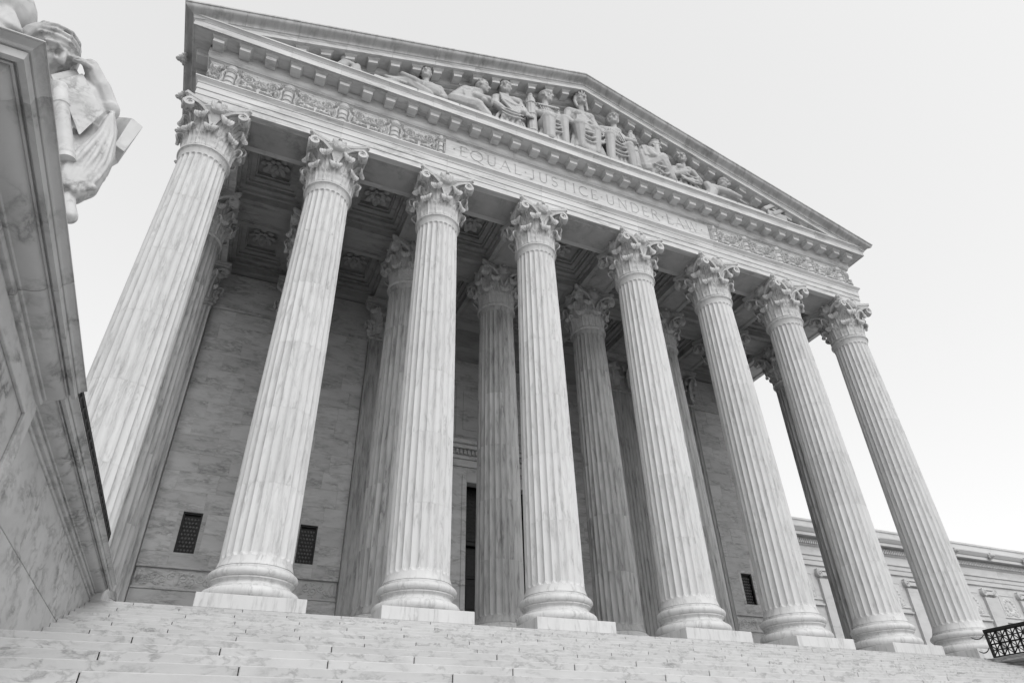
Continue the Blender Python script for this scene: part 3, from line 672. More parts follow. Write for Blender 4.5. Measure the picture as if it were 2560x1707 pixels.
def rosette_mesh():
    mb = MB()
    for ring, (n, r, w, l, z) in enumerate(((8, .46, .17, .24, -.05), (8, .27, .13, .18, -.10))):
        for k in range(n):
            a = 2 * math.pi * (k + .5 * ring) / n; R_ = Matrix.Rotation(a, 3, 'Z') @ Matrix.Rotation(rad(18), 3, 'Y')
            mb.ell((r * math.cos(a), r * math.sin(a), z), (l, w, .05), 10, 6, R_)
    mb.ell((0, 0, -.12), (.14, .14, .10), 10, 6); return mb.mesh('rosette', 50)
ME_ROS = rosette_mesh(); ME_ROS.materials.append(M_SOFF)
def coffer(x0, x1, y0, y1):
    w, d = (x1 - x0) / 2, (y1 - y0) / 2; root = None; m = MB(); cur = 0.0
    def ring(m, i0, i1, z0, z1):
        m.box(-w + i0, w - i0, -d + i0, -d + i1, z0, z1); m.box(-w + i0, w - i0, d - i1, d - i0, z0, z1)
        m.box(-w + i0, -w + i1, -d + i1, d - i1, z0, z1); m.box(w - i1, w - i0, -d + i1, d - i1, z0, z1)
    ring(m, .0, .12, .30, 1.0); ring(m, .12, .30, .45, 1.0); ring(m, .30, .38, .62, 1.0); ring(m, .38, .58, .72, 1.0); ring(m, .58, .64, .84, 1.0)
    m.box(-w + .64, w - .64, -d + .64, d - .64, 1.0, 1.12)
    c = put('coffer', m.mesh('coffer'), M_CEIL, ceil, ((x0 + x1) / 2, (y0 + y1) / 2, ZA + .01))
    put('rosette', ME_ROS, None, c, (0, 0, .97), sc=(.82, .82, 1.0))
for i in range(7):
    for y0, y1 in ((.785, ROW2 - bw_ - .004), (ROW2 + bw_ + .004, WALL - .3)): coffer(CX[i] + bw_ + .004, CX[i + 1] - bw_ - .004, y0, y1)
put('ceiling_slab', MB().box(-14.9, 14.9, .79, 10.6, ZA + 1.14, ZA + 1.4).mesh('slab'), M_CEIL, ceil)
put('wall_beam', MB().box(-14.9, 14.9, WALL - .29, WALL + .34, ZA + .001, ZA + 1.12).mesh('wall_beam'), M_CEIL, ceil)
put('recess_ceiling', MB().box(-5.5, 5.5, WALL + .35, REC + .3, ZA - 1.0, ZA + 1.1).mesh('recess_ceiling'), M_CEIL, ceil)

# ------------------------------------------------------------------ back wall
wall = thing('portico_wall', 'dim ashlar marble wall behind the columns with small grilled windows', 'wall')
CRS = .71; wc = {}
def wblock(w, h, mat=None):
    k = (round(w, 2), round(h, 2))
    if k not in wc: wc[k] = MB().box(-w / 2, w / 2, 0, .28, 0, h, .003).mesh('stone_block'); wc[k].materials.append(M_WALL)
    return wc[k]
def wall_bay(x0, x1, y, z0, z1, win=None, off=0):
    n = round((z1 - z0) / CRS); h = (z1 - z0) / n
    for k in range(n):
        za, zb = z0 + k * h, z0 + (k + 1) * h
        W = x1 - x0; cut = [x0]
        for fr in ((.36, .86) if (k + off) % 3 == 0 else ((.62,) if (k + off) % 3 == 1 else (.22, .70))): cut.append(x0 + W * (fr + random.uniform(-.05, .05)))
        cut.append(x1)
        if win and zb > win[2] + .02 and za < win[3] - .02: cut = [x0, win[0], win[1], x1]
        for a, b in zip(cut[:-1], cut[1:]):
            if win and abs(a - win[0]) < 1e-6 and zb > win[2] + .02 and za < win[3] - .02: continue
            put('stone_block', wblock(b - a - .003, h - .003), None, wall, ((a + b) / 2, y + random.uniform(-.002, .002), za))
put('wall_core', MB().box(-14.2, -5.5, WALL + .22, WALL + .34, 0, ZA).box(5.5, 14.2, WALL + .22, WALL + .34, 0, ZA).mesh('wall_core'), M_WALL, wall)
def dado(X, Z):
    D = np.full_like(X, .02); rg = np.random.default_rng(5)
    for s in (-1, 1):
        for k in range(4):
            c = s * (.18 + .25 * k); D = np.maximum(D, .012 + ridge(X, Z, spiral(c, .31 + .05 * (-1) ** k, .15, 1.4, math.pi * (k % 2), s * (1 if k % 2 else -1)), .014, .03))
            for q in range(7): D = np.maximum(D, .012 + hemi(X, Z, c + s * rg.normal(0, .08), .31 + rg.normal(0, .16), rg.uniform(.02, .06), rg.uniform(.015, .03), .03))
        D = np.maximum(D, .012 + hemi(X, Z, s * 1.10, .33, .06, .22, .05)); D = np.maximum(D, .012 + hemi(X, Z, s * 1.05, .53, .06, .05, .05)); D = np.maximum(D, .012 + ridge(X, Z, [(s * 1.0, .5), (s * .93, .3), (s * 1.0, .1)], .03, .035))
    D = np.maximum(D, .012 + hemi(X, Z, 0, .30, .09, .24, .05)); return D
ME_DADO = relief('relief_panel', 2.44, .62, 170, 54, dado); ME_DADO.materials.append(M_WALL)
def fret():
    m = MB(); m.box(-1.2, 1.2, 0, .28, 0, 1.84)
    for s, t in ((.86, .035), (.74, .05), (.50, .04), (.34, .03)):
        for a in (-1, 1): m.box(-s, s, -.02, .0, .92 + a * s - t / 2, .92 + a * s + t / 2); m.box(a * s - t / 2, a * s + t / 2, -.019, .0, .92 - s, .92 + s)
    return m.mesh('fret_panel')
ME_FRET = fret(); ME_FRET.materials.append(M_WALL)
def grille_mesh(w, h):
    m = MB(); m.box(-w / 2, w / 2, .10, .14, 0, h)
    for a in (-1, 1): m.box(*sorted((a * w / 2, a * (w / 2 - .05))), .0, .10, 0, h)
    m.box(-w / 2 + .05, w / 2 - .05, 0, .10, 0, .05); m.box(-w / 2 + .05, w / 2 - .05, 0, .10, h - .06, h); return m.mesh('grille_frame')
WW, WH, WZ = .64, 1.42, 3.62
ME_GF = grille_mesh(WW, WH); ME_GF.materials.append(M_BRONZE)
m = MB()
for r in range(9):
    for c in range(5):
        x = -.22 + .11 * c + (.055 if r % 2 else 0)
        if abs(x) > .25: continue
        m.ell((x, .085, .12 + .135 * r), (.041, .03, .048), 8, 5)
ME_SCALE = m.mesh('grille_scales', 50); ME_SCALE.materials.append(M_GRILLE)
bays = [(0, 1), (1, 2), (5, 6), (6, 7)]
for a, b in bays + [(2, 2), (5, 5)]:
    if a == b:
        x0, x1 = (CX[2] + .69, -5.5) if a == 2 else (5.5, CX[5] - .69)
        continue
    x0, x1 = CX[a] + .69, CX[b] - .69; c = (x0 + x1) / 2; win = (c - WW / 2, c + WW / 2, WZ, WZ + WH)
    put('wall_base', MB().box(-(x1 - x0) / 2, (x1 - x0) / 2, -.04, .28, 0, 2.38, .01).mesh('wall_base'), M_WALL, wall, (c, WALL, 0))
    put('relief_panel', ME_DADO, None, wall, (c, WALL + .03, 2.45), sc=((x1 - x0) / 2.5, 1, 1))
    put('dado_moulding', MB().box(-(x1 - x0) / 2, (x1 - x0) / 2, -.07, .28, 0, .065, .012).mesh('dado_moulding'), M_WALL, wall, (c, WALL, 2.382))
    put('dado_moulding', MB().box(-(x1 - x0) / 2, (x1 - x0) / 2, -.07, .28, 0, .065, .012).mesh('dado_moulding'), M_WALL, wall, (c, WALL, 3.075))
    wall_bay(x0, x1, WALL, 3.145, 3.62, None, a); wall_bay(x0, x1, WALL, 3.62, 5.04, win, a); wall_bay(x0, x1, WALL, 5.04, 13.78, None, a + 1)
    put('string_moulding', MB().box(-(x1 - x0) / 2, (x1 - x0) / 2, -.05, .28, 0, .12, .015).mesh('string_moulding'), M_WALL, wall, (c, WALL, 13.785))
    put('fret_panel', ME_FRET, None, wall, (c, WALL, 13.91), sc=((x1 - x0) / 2.41, 1, 1))
    put('window_surround', MB().box(-.47, -.325, -.006, .0, -.13, WH + .13).box(.325, .47, -.006, .0, -.13, WH + .13).box(-.322, .322, -.006, 0, WH + .004, WH + .13).box(-.322, .322, -.006, 0, -.13, -.004).mesh('window_surround'), M_WALL, wall, (c, WALL - .002, WZ))
    w = put('window', ME_GF, None, wall, (c, WALL + .06, WZ)); put('grille_scales', ME_SCALE, None, w)
# recessed centre with the doorway
for s in (-1, 1):
    put('recess_return', MB().box(*sorted((s * 5.2, s * 5.5)), WALL - .02, REC, 0, ZA).mesh('recess_return'), M_WALL, wall)
    x0, x1 = sorted((s * 2.30, s * 5.2)); wall_bay(x0, x1, REC, 0, ZA, None, 2)
door = thing('bronze_doorway', 'tall dark bronze doors in a marble frame behind the centre columns', 'door', (0, REC, 0))
for s in (-1, 1):
    put('door_jamb', MB().box(*sorted((s * 1.52, s * 2.28)), -.10, .4, 0, 9.0, .01).box(*sorted((s * 1.60, s * 1.75)), -.14, -.10, 0, 8.6, .01).box(*sorted((s * 2.12, s * 2.26)), -.15, -.10, 0, 8.9, .01).mesh('door_jamb'), M_WALL, door)
    put('door_leaf', MB().box(*sorted((s * .015, s * 1.5)), .7, .8, 0, 5.6, .02).mesh('door_leaf'), M_BRONZE, door)
    for k in range(4):
        put('door_panel', MB().box(-.58, .58, -.04, 0, 0, 1.12, .02).box(-.48, .48, -.06, -.04, .1, 1.02, .015).mesh('door_panel'), M_BRONZE, door, (s * .76, .69, .22 + 1.34 * k))
put('door_lintel', MB().box(-1.52, 1.52, -.10, .4, 8.3, 9.0, .01).mesh('door_lintel'), M_WALL, door)
put('transom', MB().box(-1.5, 1.5, .5, .8, 5.62, 6.1, .02).box(-1.5, 1.5, .45, .5, 5.8, 5.95, .02).box(-1.5, 1.5, .72, .8, 6.1, 8.3).mesh('transom'), M_BRONZE, door)
m = MB()
for i in range(15):
    for j in range(11): m.box(-1.38 + .19 * i, -1.38 + .19 * i + .10, .68, .715, 6.3 + .17 * j, 6.3 + .17 * j + .09)
put('transom_grille', m.mesh('transom_grille'), M_BRONZE, door)
DC = MB().box(-2.4, 2.4, -.16, .28, 9.01, 9.35, .01).box(-2.45, 2.45, -.22, .28, 9.36, 9.55, .02).box(-2.55, 2.55, -.42, .28, 9.80, 10.0, .02).box(-2.65, 2.65, -.55, .28, 10.0, 10.2, .03)
put('door_cornice', DC.mesh('door_cornice', 30), M_WALL, door)
m_d = MB().box(-.05, .05, -.10, 0, 0, .2).mesh('dentil'); m_d.materials.append(M_WALL)
put('dentil_band', MB().box(-2.45, 2.45, -.24, .28, 9.56, 9.79).mesh('dentil_band'), M_WALL, door)
for i in range(25): put('dentil', m_d, None, door, (-2.28 + .19 * i, -.245, 9.57))
put('over_door_panel', MB().box(-2.28, 2.28, 0, .28, 10.21, ZA - 1.01).box(-2.1, 2.1, -.03, 0, 10.6, 13.4, .01).box(-1.75, 1.75, -.06, -.03, 10.95, 13.05, .012).mesh('over_door_panel'), M_WALL, door)
put('door_shade', MB().box(-2.2, 2.2, .82, .95, 0, 9).mesh('door_shade'), M_VOID, door)

# ------------------------------------------------------------------ cheek walls, pedestal, railings
def cheek_profile(w, z): # (offset outwards from wall face, height)
    cove = [(.085 + .155 * math.sin(q) , z - .105 - .075 * (1 - math.sin(q) ** 2) ** .5 * 1.0) for q in [math.pi / 2 * i / 8 for i in range(9)]]
    return ([(-.5, z - .31), (0, z - .31)] + [(.0 + .022 * math.sin(q), z - .285 - .022 * math.cos(q)) for q in [math.pi * i / 6 for i in range(7)]] + [(.012, z - .262), (.012, z - .255)]
            + [(.035 + .028 * math.sin(q), z - .222 - .030 * math.cos(q)) for q in [math.pi * i / 6 for i in range(7)]] + [(.05, z - .190), (.075, z - .190)] + cove
            + [(.245, z - .112), (.262, z - .112), (.262, z - .085), (.29, z - .085), (.29, z - .125), (.328, z - .125), (.33, z - .062), (.318, z - .060), (.318, z - .052), (.338, z - .052), (.345, z - .046), (.350, z - .032), (.366, z - .020), (.386, z - .014), (.392, z - .012), (.392, z - .009), (.405, z - .009), (.405, z), (-.5, z)])
def cheek(s, wallx, ztop, y0, y1, label, group, nm):
    r = thing(nm, label, 'wall', (s * wallx, (y0 + y1) / 2, -6.5), group=group); cy = (y0 + y1) / 2
    prof = cheek_profile(0, ztop + 6.5)
    n = max(2, round((y1 - y0) / 1.75)); L = (y1 - y0) / n
    for k in range(n):
        a, b = y0 + k * L - cy, y0 + (k + 1) * L - cy
        put('coping_block', MB().prism(prof, lambda o, z: (-s * o, a + .004, z), lambda o, z: (-s * o, b - .004, z)).mesh('coping_block', 22), M_PED, r)
    h = .92; z = ztop + 6.5 - .312; k = 0
    while z > .2:
        zb = max(0, z - h); nb = max(2, round((y1 - y0) / 2.0)); L = (y1 - y0) / nb; offs = (.5 if k % 2 else 0) * L
        cut = sorted(set([y0 - cy] + [y0 - cy + offs + L * i for i in range(nb + 1) if .2 < offs + L * i < (y1 - y0) - .2] + [y1 - cy]))
        for a, b in zip(cut[:-1], cut[1:]):
            put('stone_block', MB().box(-.5 if s < 0 else .0, .0 if s < 0 else .5, a + .003, b - .003, zb + .003, z - .003, .005).mesh('stone_block'), M_PED, r)
        z = zb; k += 1
    put('core', MB().box(*sorted((-s * -.49, s * 3.0)), y0 - cy + .02, y1 - cy - .02, 0, ztop + 6.5 - .02).mesh('core'), M_PED, r)
    return r
PED_Y0, PED_Y1 = -13.56, -9.56
cheek(-1, 13.33, .32, PED_Y1 + .003, -EDGE - .003, 'low marble stair wall with moulded coping left of the steps', 'stair cheek walls', 'cheek_wall')
cheek(1, 13.33, -.10, -9.55, -EDGE - .003, 'low marble stair wall under the black lattice railing at right', 'stair cheek walls', 'cheek_wall')
pd = cheek(-1, 13.235, .335, PED_Y0, PED_Y1, 'large marble pedestal with deep cove cornice carrying the seated statue', None, 'statue_pedestal')
# raised border strips on the pedestal side and its front cornice return
pd_cy = (PED_Y0 + PED_Y1) / 2; pd.location.x = -13.178; pd.rotation_euler.z = rad(1.56)
put('border_strip', MB().box(0, .035, PED_Y1 - pd_cy - .30, PED_Y1 - pd_cy - .002, .2, 6.53, .006).mesh('border_strip'), M_PED, pd)
put('border_strip', MB().box(0, .035, PED_Y0 - pd_cy + .002, PED_Y1 - pd_cy - .31, 6.33, 6.53, .006).mesh('border_strip'), M_PED, pd)
prof = cheek_profile(0, .335 + 6.5)
put('front_coping', MB().prism(prof, lambda o, z: (o, PED_Y0 - pd_cy - o, z), lambda o, z: (-3.0, PED_Y0 - pd_cy - o, z)).mesh('front_coping', 22), M_PED, pd)
put('corner_coping', MB().prism([(o, z) for o, z in prof], lambda o, z: (o, PED_Y0 - pd_cy - o, z), lambda o, z: (o, PED_Y0 - pd_cy + .003, z)).mesh('corner_coping', 22), M_PED, pd)
# lattice railings
def lattice_panel(n, c):
    m = MB(); b = .014
    for r in range(2):
        for k in range(n):
            y0, z0 = -k * c, .06 + r * c
            def bar(ya, za, yb, zb, w=b): 
                d = Vector((0, yb - ya, zb - za)); m.tube([(0, ya, za), (0, yb, zb)], [w * 1.2] * 2, 4, (1, 0, 0))
            bar(y0, z0, y0 - c, z0 + c); bar(y0 - c, z0, y0, z0 + c); bar(y0 - c / 2, z0, y0 - c / 2, z0 + c); bar(y0, z0 + c / 2, y0 - c, z0 + c / 2)
            bar(y0, z0 + c, y0 - c, z0 + c, .022); bar(y0 - c, z0, y0 - c, z0 + c, .024)
            m.ell((0, y0 - c / 2, z0 + c / 2), (.02, .045, .045), 8, 6)
    return m.mesh('lattice_panel')
CELL = .37; ME_LAT = lattice_panel(4, CELL); ME_LAT.materials.append(M_IRON)
for s, lab in ((-1, 'black iron lattice railing seen edge-on along the left stair wall'), (1, 'black iron lattice railing on the right stair wall with star pattern')):
    ye = -1.6; zr = .325 if s < 0 else -.095; ln = 8.2
    r = thing('lattice_railing', lab, 'railing', (-13.315 if s < 0 else 13.2, ye, zr), group='stair wall railings')
    put('top_rail', MB().box(-.045, .045, -ln, .05, .80, .90, .015).mesh('top_rail'), M_IRON, r)
    if s < 0: put('sub_rail', MB().box(-.04, .04, -ln, .04, .60, .797, .01).mesh('sub_rail'), M_IRON, r)
    put('bottom_rail', MB().box(-.03, .03, -ln, .03, .02, .07, .01).mesh('bottom_rail'), M_IRON, r)
    for k in range(6):
        put('lattice_panel', ME_LAT, None, r, (0, -k * 4 * CELL * .93, 0), sc=(2.2, .93, 1)); put('post', MB().box(-.05, .05, -.035, .035, -.01, .81, .008).mesh('post'), M_IRON, r, (0, -k * 4 * CELL * .93, 0))
    put('finial_block', MB().box(-.06, .06, -.5, -.3, -.03, .03, .01).mesh('finial_block'), M_IRON, r, (0, -.45, 0))
for nm, a, b, sag in (('upper', (13.17, -1.54, .66), (12.6, -1.45, .56), .10), ('lower', (13.17, -1.54, .24), (12.72, -1.47, .13), .09)):
    m = MB(); n = 18
    for i in range(n):
        t = (i + .5) / n; x = a[0] + (b[0] - a[0]) * t; y = a[1] + (b[1] - a[1]) * t; z = a[2] + (b[2] - a[2]) * t - sag * 4 * t * (1 - t)
        ds = -sag * 4 * (1 - 2 * t) + (b[2] - a[2]); dx = Vector((b[0] - a[0], b[1] - a[1], ds)).normalized(); sd = Vector((0, 1, 0)) if i % 2 else dx.cross(Vector((0, 1, 0))).normalized()
        c = Vector((x, y, z)); pts = [c + dx * (.028 * math.cos(q)) + sd * (.014 * math.sin(q)) - Vector((a[0], a[1], a[2])) for q in [2 * math.pi * k / 8 for k in range(9)]]
        m.tube(pts, .006, 5)
    put('hanging_chain', m.mesh('hanging_chain'), M_IRON, None, a, label=f'{nm} short dark chain hanging from the end of the right railing', cat='chain', group='railing chains')

# ------------------------------------------------------------------ low wing on the right
wing = thing('side_wing', 'low marble side wing with flat scroll-topped pilasters beyond the right columns', 'building', (14.98, 10, -6.6))
ZW = 6.6
put('wall', MB().box(0, 45, 0, 8, 0, 6.58 + ZW).mesh('wall'), M_WING, wing)
WP = [(.0, 6.58), (.10, 6.58), (.10, 6.84), (.14, 6.845), (.14, 7.06), (.20, 7.10), (.20, 7.14), (.08, 7.145), (.08, 7.60), (.14, 7.66), (.16, 7.68), (.16, 8.02), (.22, 8.06), (.55, 8.07), (.55, 8.24), (.60, 8.27), (.66, 8.36), (.72, 8.46), (.72, 8.52), (.30, 8.525), (.30, 9.0), (.36, 9.01), (.36, 9.12), (-6, 9.12), (-6, 6.58)]
for k in range(9): put('entablature_block', MB().prism(WP, lambda o, z: (k * 5 + .003, -o, z + ZW), lambda o, z: (k * 5 + 4.997, -o, z + ZW)).mesh('entablature_block', 25), M_WING, wing)
ME_DEN = MB().box(-.045, .045, -.10, 0, 0, .24).mesh('dentil'); ME_DEN.materials.append(M_WING)
for k in range(290): put('dentil', ME_DEN, None, wing, (.1 + .152 * k, -.165, 7.73 + ZW))
def ionic():
    m = MB(); m.box(.06, 1.21, -.16, 0, 0, 12.45); m.box(0.0, 1.27, -.22, 0, 12.86, 12.97, .01)
    m.box(.1, 1.17, -.20, 0, 12.60, 12.82, .02)
    return m.mesh('pilaster')
def scroll():
    m = MB(); P_ = [(x, -.20, z) for x, z in spiral(0, 0, .22, 2.0, math.pi / 2, 1, 40)]; m.tube(P_, [.045 - .02 * i / 40 for i in range(41)], 6, (0, 1, 0)); m.lathe([(0, -.18), (.22, -.18), (.22, .0), (0, 0)], 20)
    mm = MB(); mm.v = m.v[:41 * 6]; mm.f = [f for f in m.f if max(f) < 41 * 6]
    mm.add([(.22 * math.cos(2 * math.pi * i / 20), y, .22 * math.sin(2 * math.pi * i / 20)) for y in (-.19, 0) for i in range(20)], [(i, (i + 1) % 20, 20 + (i + 1) % 20, 20 + i) for i in range(20)] + [tuple(range(20))])
    mm.ell((0, -.21, 0), (.05, .05, .05), 8, 6); return mm.mesh('scroll', 40)
ME_ION = ionic(); ME_ION.materials.append(M_WING); ME_SCR = scroll(); ME_SCR.materials.append(M_WING)
def wreath(X, Z):
    D = np.full_like(X, .0); Zc = Z - .7; r = np.hypot(X, Zc); a = np.arctan2(Zc, X)
    D = np.maximum(D, .05 * np.sqrt(np.clip(1 - ((r - .42) / .10) ** 2, 0, 1)) * (1 + .35 * np.sin(14 * a)))
    D = np.maximum(D, hemi(X, Z, 0, .72, .16, .30, .06)); D = np.maximum(D, hemi(X, Z, 0, 1.05, .10, .1, .06))
    for s in (-1, 1):
        for k in range(3): D = np.maximum(D, ridge(X, Z, [(s * .1, .2 + .05 * k), (s * (.4 + .1 * k), .12 + .08 * k), (s * .62, .2 + .14 * k)], .035, .045))
    fr = np.maximum(np.abs(X) / .74, np.abs(Zc) / .69); D = np.where((fr > .93) & (fr < .99), .03, D); return D
ME_WR = relief('wreath_panel', 1.5, 1.4, 60, 56, wreath, .05); ME_WR.materials.append(M_WING)
for k in range(9):
    x = 19.08 - 14.98 + 3.38 * (k - 1)
    if x < 0: continue
    p = put('pilaster', ME_ION, None, wing, (x, 0, 0)); put('scroll', ME_SCR, None, p, (.16, 0, 12.74)); put('scroll', ME_SCR, None, p, (1.11, 0, 12.74), sc=(-1, 1, 1))
    put('wreath_panel', ME_WR, None, wing, (x + 1.27 + 1.05, -.003, 4.75 + ZW)); put('sill_band', MB().box(0, 2.1, -.12, 0, 0, .09).box(0, 2.1, -.06, 0, .3, .36).mesh('sill_band'), M_WING, wing, (x + 1.28, 0, 4.45 + ZW))
for k in range(13): put('lion_head', ME_LION, None, wing, (2.25 + 3.36 * k - .0, -.66, 8.34 + ZW), sc=(.9, .9, .9))

# ------------------------------------------------------------------ sculpture
SOCK = []
def sculpt(name, mb, voxel, mat, smooth_it=3, fold=0.0):
    me = mb.mesh(name); o = bpy.data.objects.new('tmp_sculpt', me); COL.objects.link(o)
    md = o.modifiers.new('r', 'REMESH'); md.mode = 'VOXEL'; md.voxel_size = voxel; md.use_smooth_shade = True
    sm = o.modifiers.new('s', 'SMOOTH'); sm.factor = .5; sm.iterations = smooth_it
    dg = bpy.context.evaluated_depsgraph_get(); out = bpy.data.meshes.new_from_object(o.evaluated_get(dg)); out.name = name
    bpy.data.objects.remove(o); bpy.data.meshes.remove(me); out.shade_smooth()
    if SOCK:
        n = len(out.vertices); co = np.empty(n * 3); out.vertices.foreach_get('co', co); co = co.reshape(-1, 3)
        for c, d, r_, dp in SOCK:
            w_ = np.exp(-(((co - np.array(c)) ** 2).sum(1)) / (r_ * r_)); co -= np.outer(w_ * dp, np.array(d))
        out.vertices.foreach_set('co', co.ravel()); out.update(); SOCK.clear()
    out.materials.clear(); out.materials.append(mat); return out
def cap(mb, a, b, ra, rb=None, seg=10):
    rb = ra if rb is None else rb; a, b = Vector(a), Vector(b); d = (b - a); n = d.normalized() if d.length > 1e-6 else Vector((0, 0, 1))
    pts = []; rs = []
    for i in range(4): q = math.pi / 2 * i / 3.4; pts.append(a - n * ra * math.cos(q)); rs.append(max(.004, ra * math.sin(q + .12)))
    for i in range(3, -1, -1): q = math.pi / 2 * i / 3.4; pts.append(b + n * rb * math.cos(q)); rs.append(max(.004, rb * math.sin(q + .12)))
    mb.tube(pts, rs, seg)
def chain(mb, pts, rs, seg=10):
    for i in range(len(pts) - 1): cap(mb, pts[i], pts[i + 1], rs[i], rs[i + 1], seg)
def head(mb, c, h, fwd, up=(0, 0, 1), hair='short'):
    f = Vector(fwd).normalized(); u = Vector(up); r = f.cross(u).normalized(); u = r.cross(f).normalized(); c = Vector(c)
    R = Matrix((r, f, u)).transposed()
    P_ = lambda a, b, d: c + (r * a + f * b + u * d) * h
    E_ = lambda a, b, d, x, y, z: mb.ell(tuple(P_(a, b, d)), (x * h, y * h, z * h), 16, 11, R)
    E_(0, -.02, .10, .355, .43, .40); E_(0, .10, -.16, .285, .30, .33); E_(0, .27, -.36, .13, .12, .11); E_(0, .20, -.08, .29, .22, .26)
    chain(mb, [P_(0, .40, .13), P_(0, .475, -.03), P_(0, .475, -.07)], [.035 * h, .055 * h, .062 * h]); cap(mb, P_(-.06, .42, -.085), P_(.06, .42, -.085), .04 * h)
    for s in (-1, 1):
        chain(mb, [P_(s * .05, .385, .115), P_(s * .16, .375, .15), P_(s * .27, .28, .10)], [.036 * h, .04 * h, .035 * h]); E_(s * .145, .335, .03, .062, .05, .04)
        chain(mb, [P_(s * .06, .375, .0), P_(s * .145, .375, .068), P_(s * .23, .30, .02)], [.014 * h, .018 * h, .014 * h]); E_(s * .19, .27, -.10, .10, .10, .09); E_(s * .355, -.02, .0, .045, .08, .12)
    for s in (-1, 1): SOCK.append((tuple(P_(s * .085, .40, .05)), tuple(f), .065 * h, .075 * h)); SOCK.append((tuple(P_(s * .24, .33, .05)), tuple(f), .06 * h, .05 * h)); SOCK.append((tuple(P_(s * .15, .38, -.055)), tuple(f), .06 * h, .035 * h))
    SOCK.append((tuple(P_(0, .41, -.245)), tuple(f), .05 * h, .05 * h)); SOCK.append((tuple(P_(0, .38, -.32)), tuple(f), .06 * h, .04 * h))
    cap(mb, P_(-.085, .365, -.215), P_(.085, .365, -.215), .030 * h); cap(mb, P_(-.07, .36, -.275), P_(.07, .36, -.275), .034 * h)
    cap(mb, P_(0, -.05, -.25), P_(0, -.12, -.85), .20 * h, .23 * h)
    if hair in ('short', 'band'):
        for k in range(26):
            a = 2 * math.pi * k / 26 + .3; e = .35 + .5 * random.random(); d_ = Vector((math.cos(a) * math.cos(e) * .37, -.06 + math.sin(a) * math.cos(e) * .42, .13 + math.sin(e) * .40))
            if d_.y > .22 and d_.z < .30: continue
            E_(d_.x, d_.y, d_.z, .08, .08, .07)
        if hair == 'band': 
            pts = [P_(.375 * math.cos(q), -.02 + .45 * math.sin(q), .22) for q in [2 * math.pi * k / 16 for k in range(17)]]; chain(mb, pts, [.035 * h] * 17, 6)
    if hair == 'crown':
        for k in range(14):
            q = 2 * math.pi * k / 14; cap(mb, P_(.36 * math.cos(q), -.02 + .42 * math.sin(q), .28), P_(.40 * math.cos(q), -.02 + .45 * math.sin(q), .58 if k % 2 else .45), .07 * h, .03 * h, 6)
        for s in (-1, 1): chain(mb, [P_(s * .36, .05, .2), P_(s * .40, .0, -.2), P_(s * .34, .08, -.75)], [.10 * h, .10 * h, .08 * h])
    if hair == 'helmet':
        E_(0, -.03, .18, .40, .47, .36)
        pts = [P_(.39 * math.cos(q), -.02 + .47 * math.sin(q), .20) for q in [2 * math.pi * k / 16 for k in range(17)]]; chain(mb, pts, [.04 * h] * 17, 6)
        for s in (-1, 1): cap(mb, P_(s * .33, .08, .1), P_(s * .28, .12, -.3), .07 * h, .06 * h)
    if hair == 'hood':
        E_(0, -.20, .10, .43, .42, .47)
        for j, (yy, sc_) in enumerate(((-.18, .97), (-.08, .98), (.0, .985), (.07, .97))):
            pts = [P_(.43 * sc_ * math.cos(q), yy - .05 * math.cos(q) ** 2, .04 + .50 * sc_ * math.sin(q)) for q in [math.pi * (-.16 + 1.32 * k / 14) for k in range(15)]]
            chain(mb, pts, [.055 * h] * 15, 8)
        for s in (-1, 1): chain(mb, [P_(s * .43, .12, -.16), P_(s * .42, .10, -.45), P_(s * .36, .10, -.85)], [.07 * h, .08 * h, .11 * h])
        for j in range(3):
            pts = [P_(.34 * math.cos(q), .34 - .22 * math.cos(q) ** 2 - .07 * j, .20 + .10 * j + .12 * math.sin(q) ** 2) for q in [math.pi * k / 10 for k in range(11)]]
            chain(mb, pts, [(.040 + .012 * (k % 2)) * h for k in range(11)], 6)
def hand(mb, w, d, nrm, s):
    d = Vector(d).normalized(); n = Vector(nrm).normalized(); sd = d.cross(n).normalized(); w = Vector(w)
    mb.ell(tuple(w + d * .45 * s), (.5 * s, .42 * s, .17 * s), 12, 8, Matrix((d, sd, n)).transposed())
    for k, (o, l) in enumerate(((-.3, .75), (-.1, .9), (.1, .85), (.3, .65))):
        a = w + d * .8 * s + sd * o * s; b = a + d * l * .45 * s - n * .12 * s; c = b + d * l * .3 * s - n * .35 * s; chain(mb, [a, b, c], [.115 * s, .105 * s, .085 * s], 8)
    a = w + d * .25 * s + sd * -.38 * s; chain(mb, [a, a + d * .35 * s - sd * .25 * s, a + d * .7 * s - sd * .2 * s - n * .15 * s], [.13 * s, .115 * s, .09 * s], 8)
def folds(mb, fn, n, r):
    for k in range(n): pts = fn(k / (n - 1)); chain(mb, pts, [r] * len(pts), 6)
ZP = ZCT + .005
def pfig(name, label, mbf, voxel=.026):
    mb = MB(); mbf(mb); me = sculpt(name, mb, voxel, M_FIG, 1)
    zmin = min(v.co.z for v in me.vertices); xs = [v.co.x for v in me.vertices]; cx = (min(xs) + max(xs)) / 2
    for v in me.vertices: v.co.x -= cx; v.co.z -= zmin; v.co.y += .9
    put(name, me, None, None, (cx, -.9, ZP if zmin < ZP + .4 else zmin), label=label, cat='sculpture', group='carved figures in the pediment')
def seat(mb, x, w, ztop): mb.box(x - w, x + w, -.95, -.52, ZP, ztop)
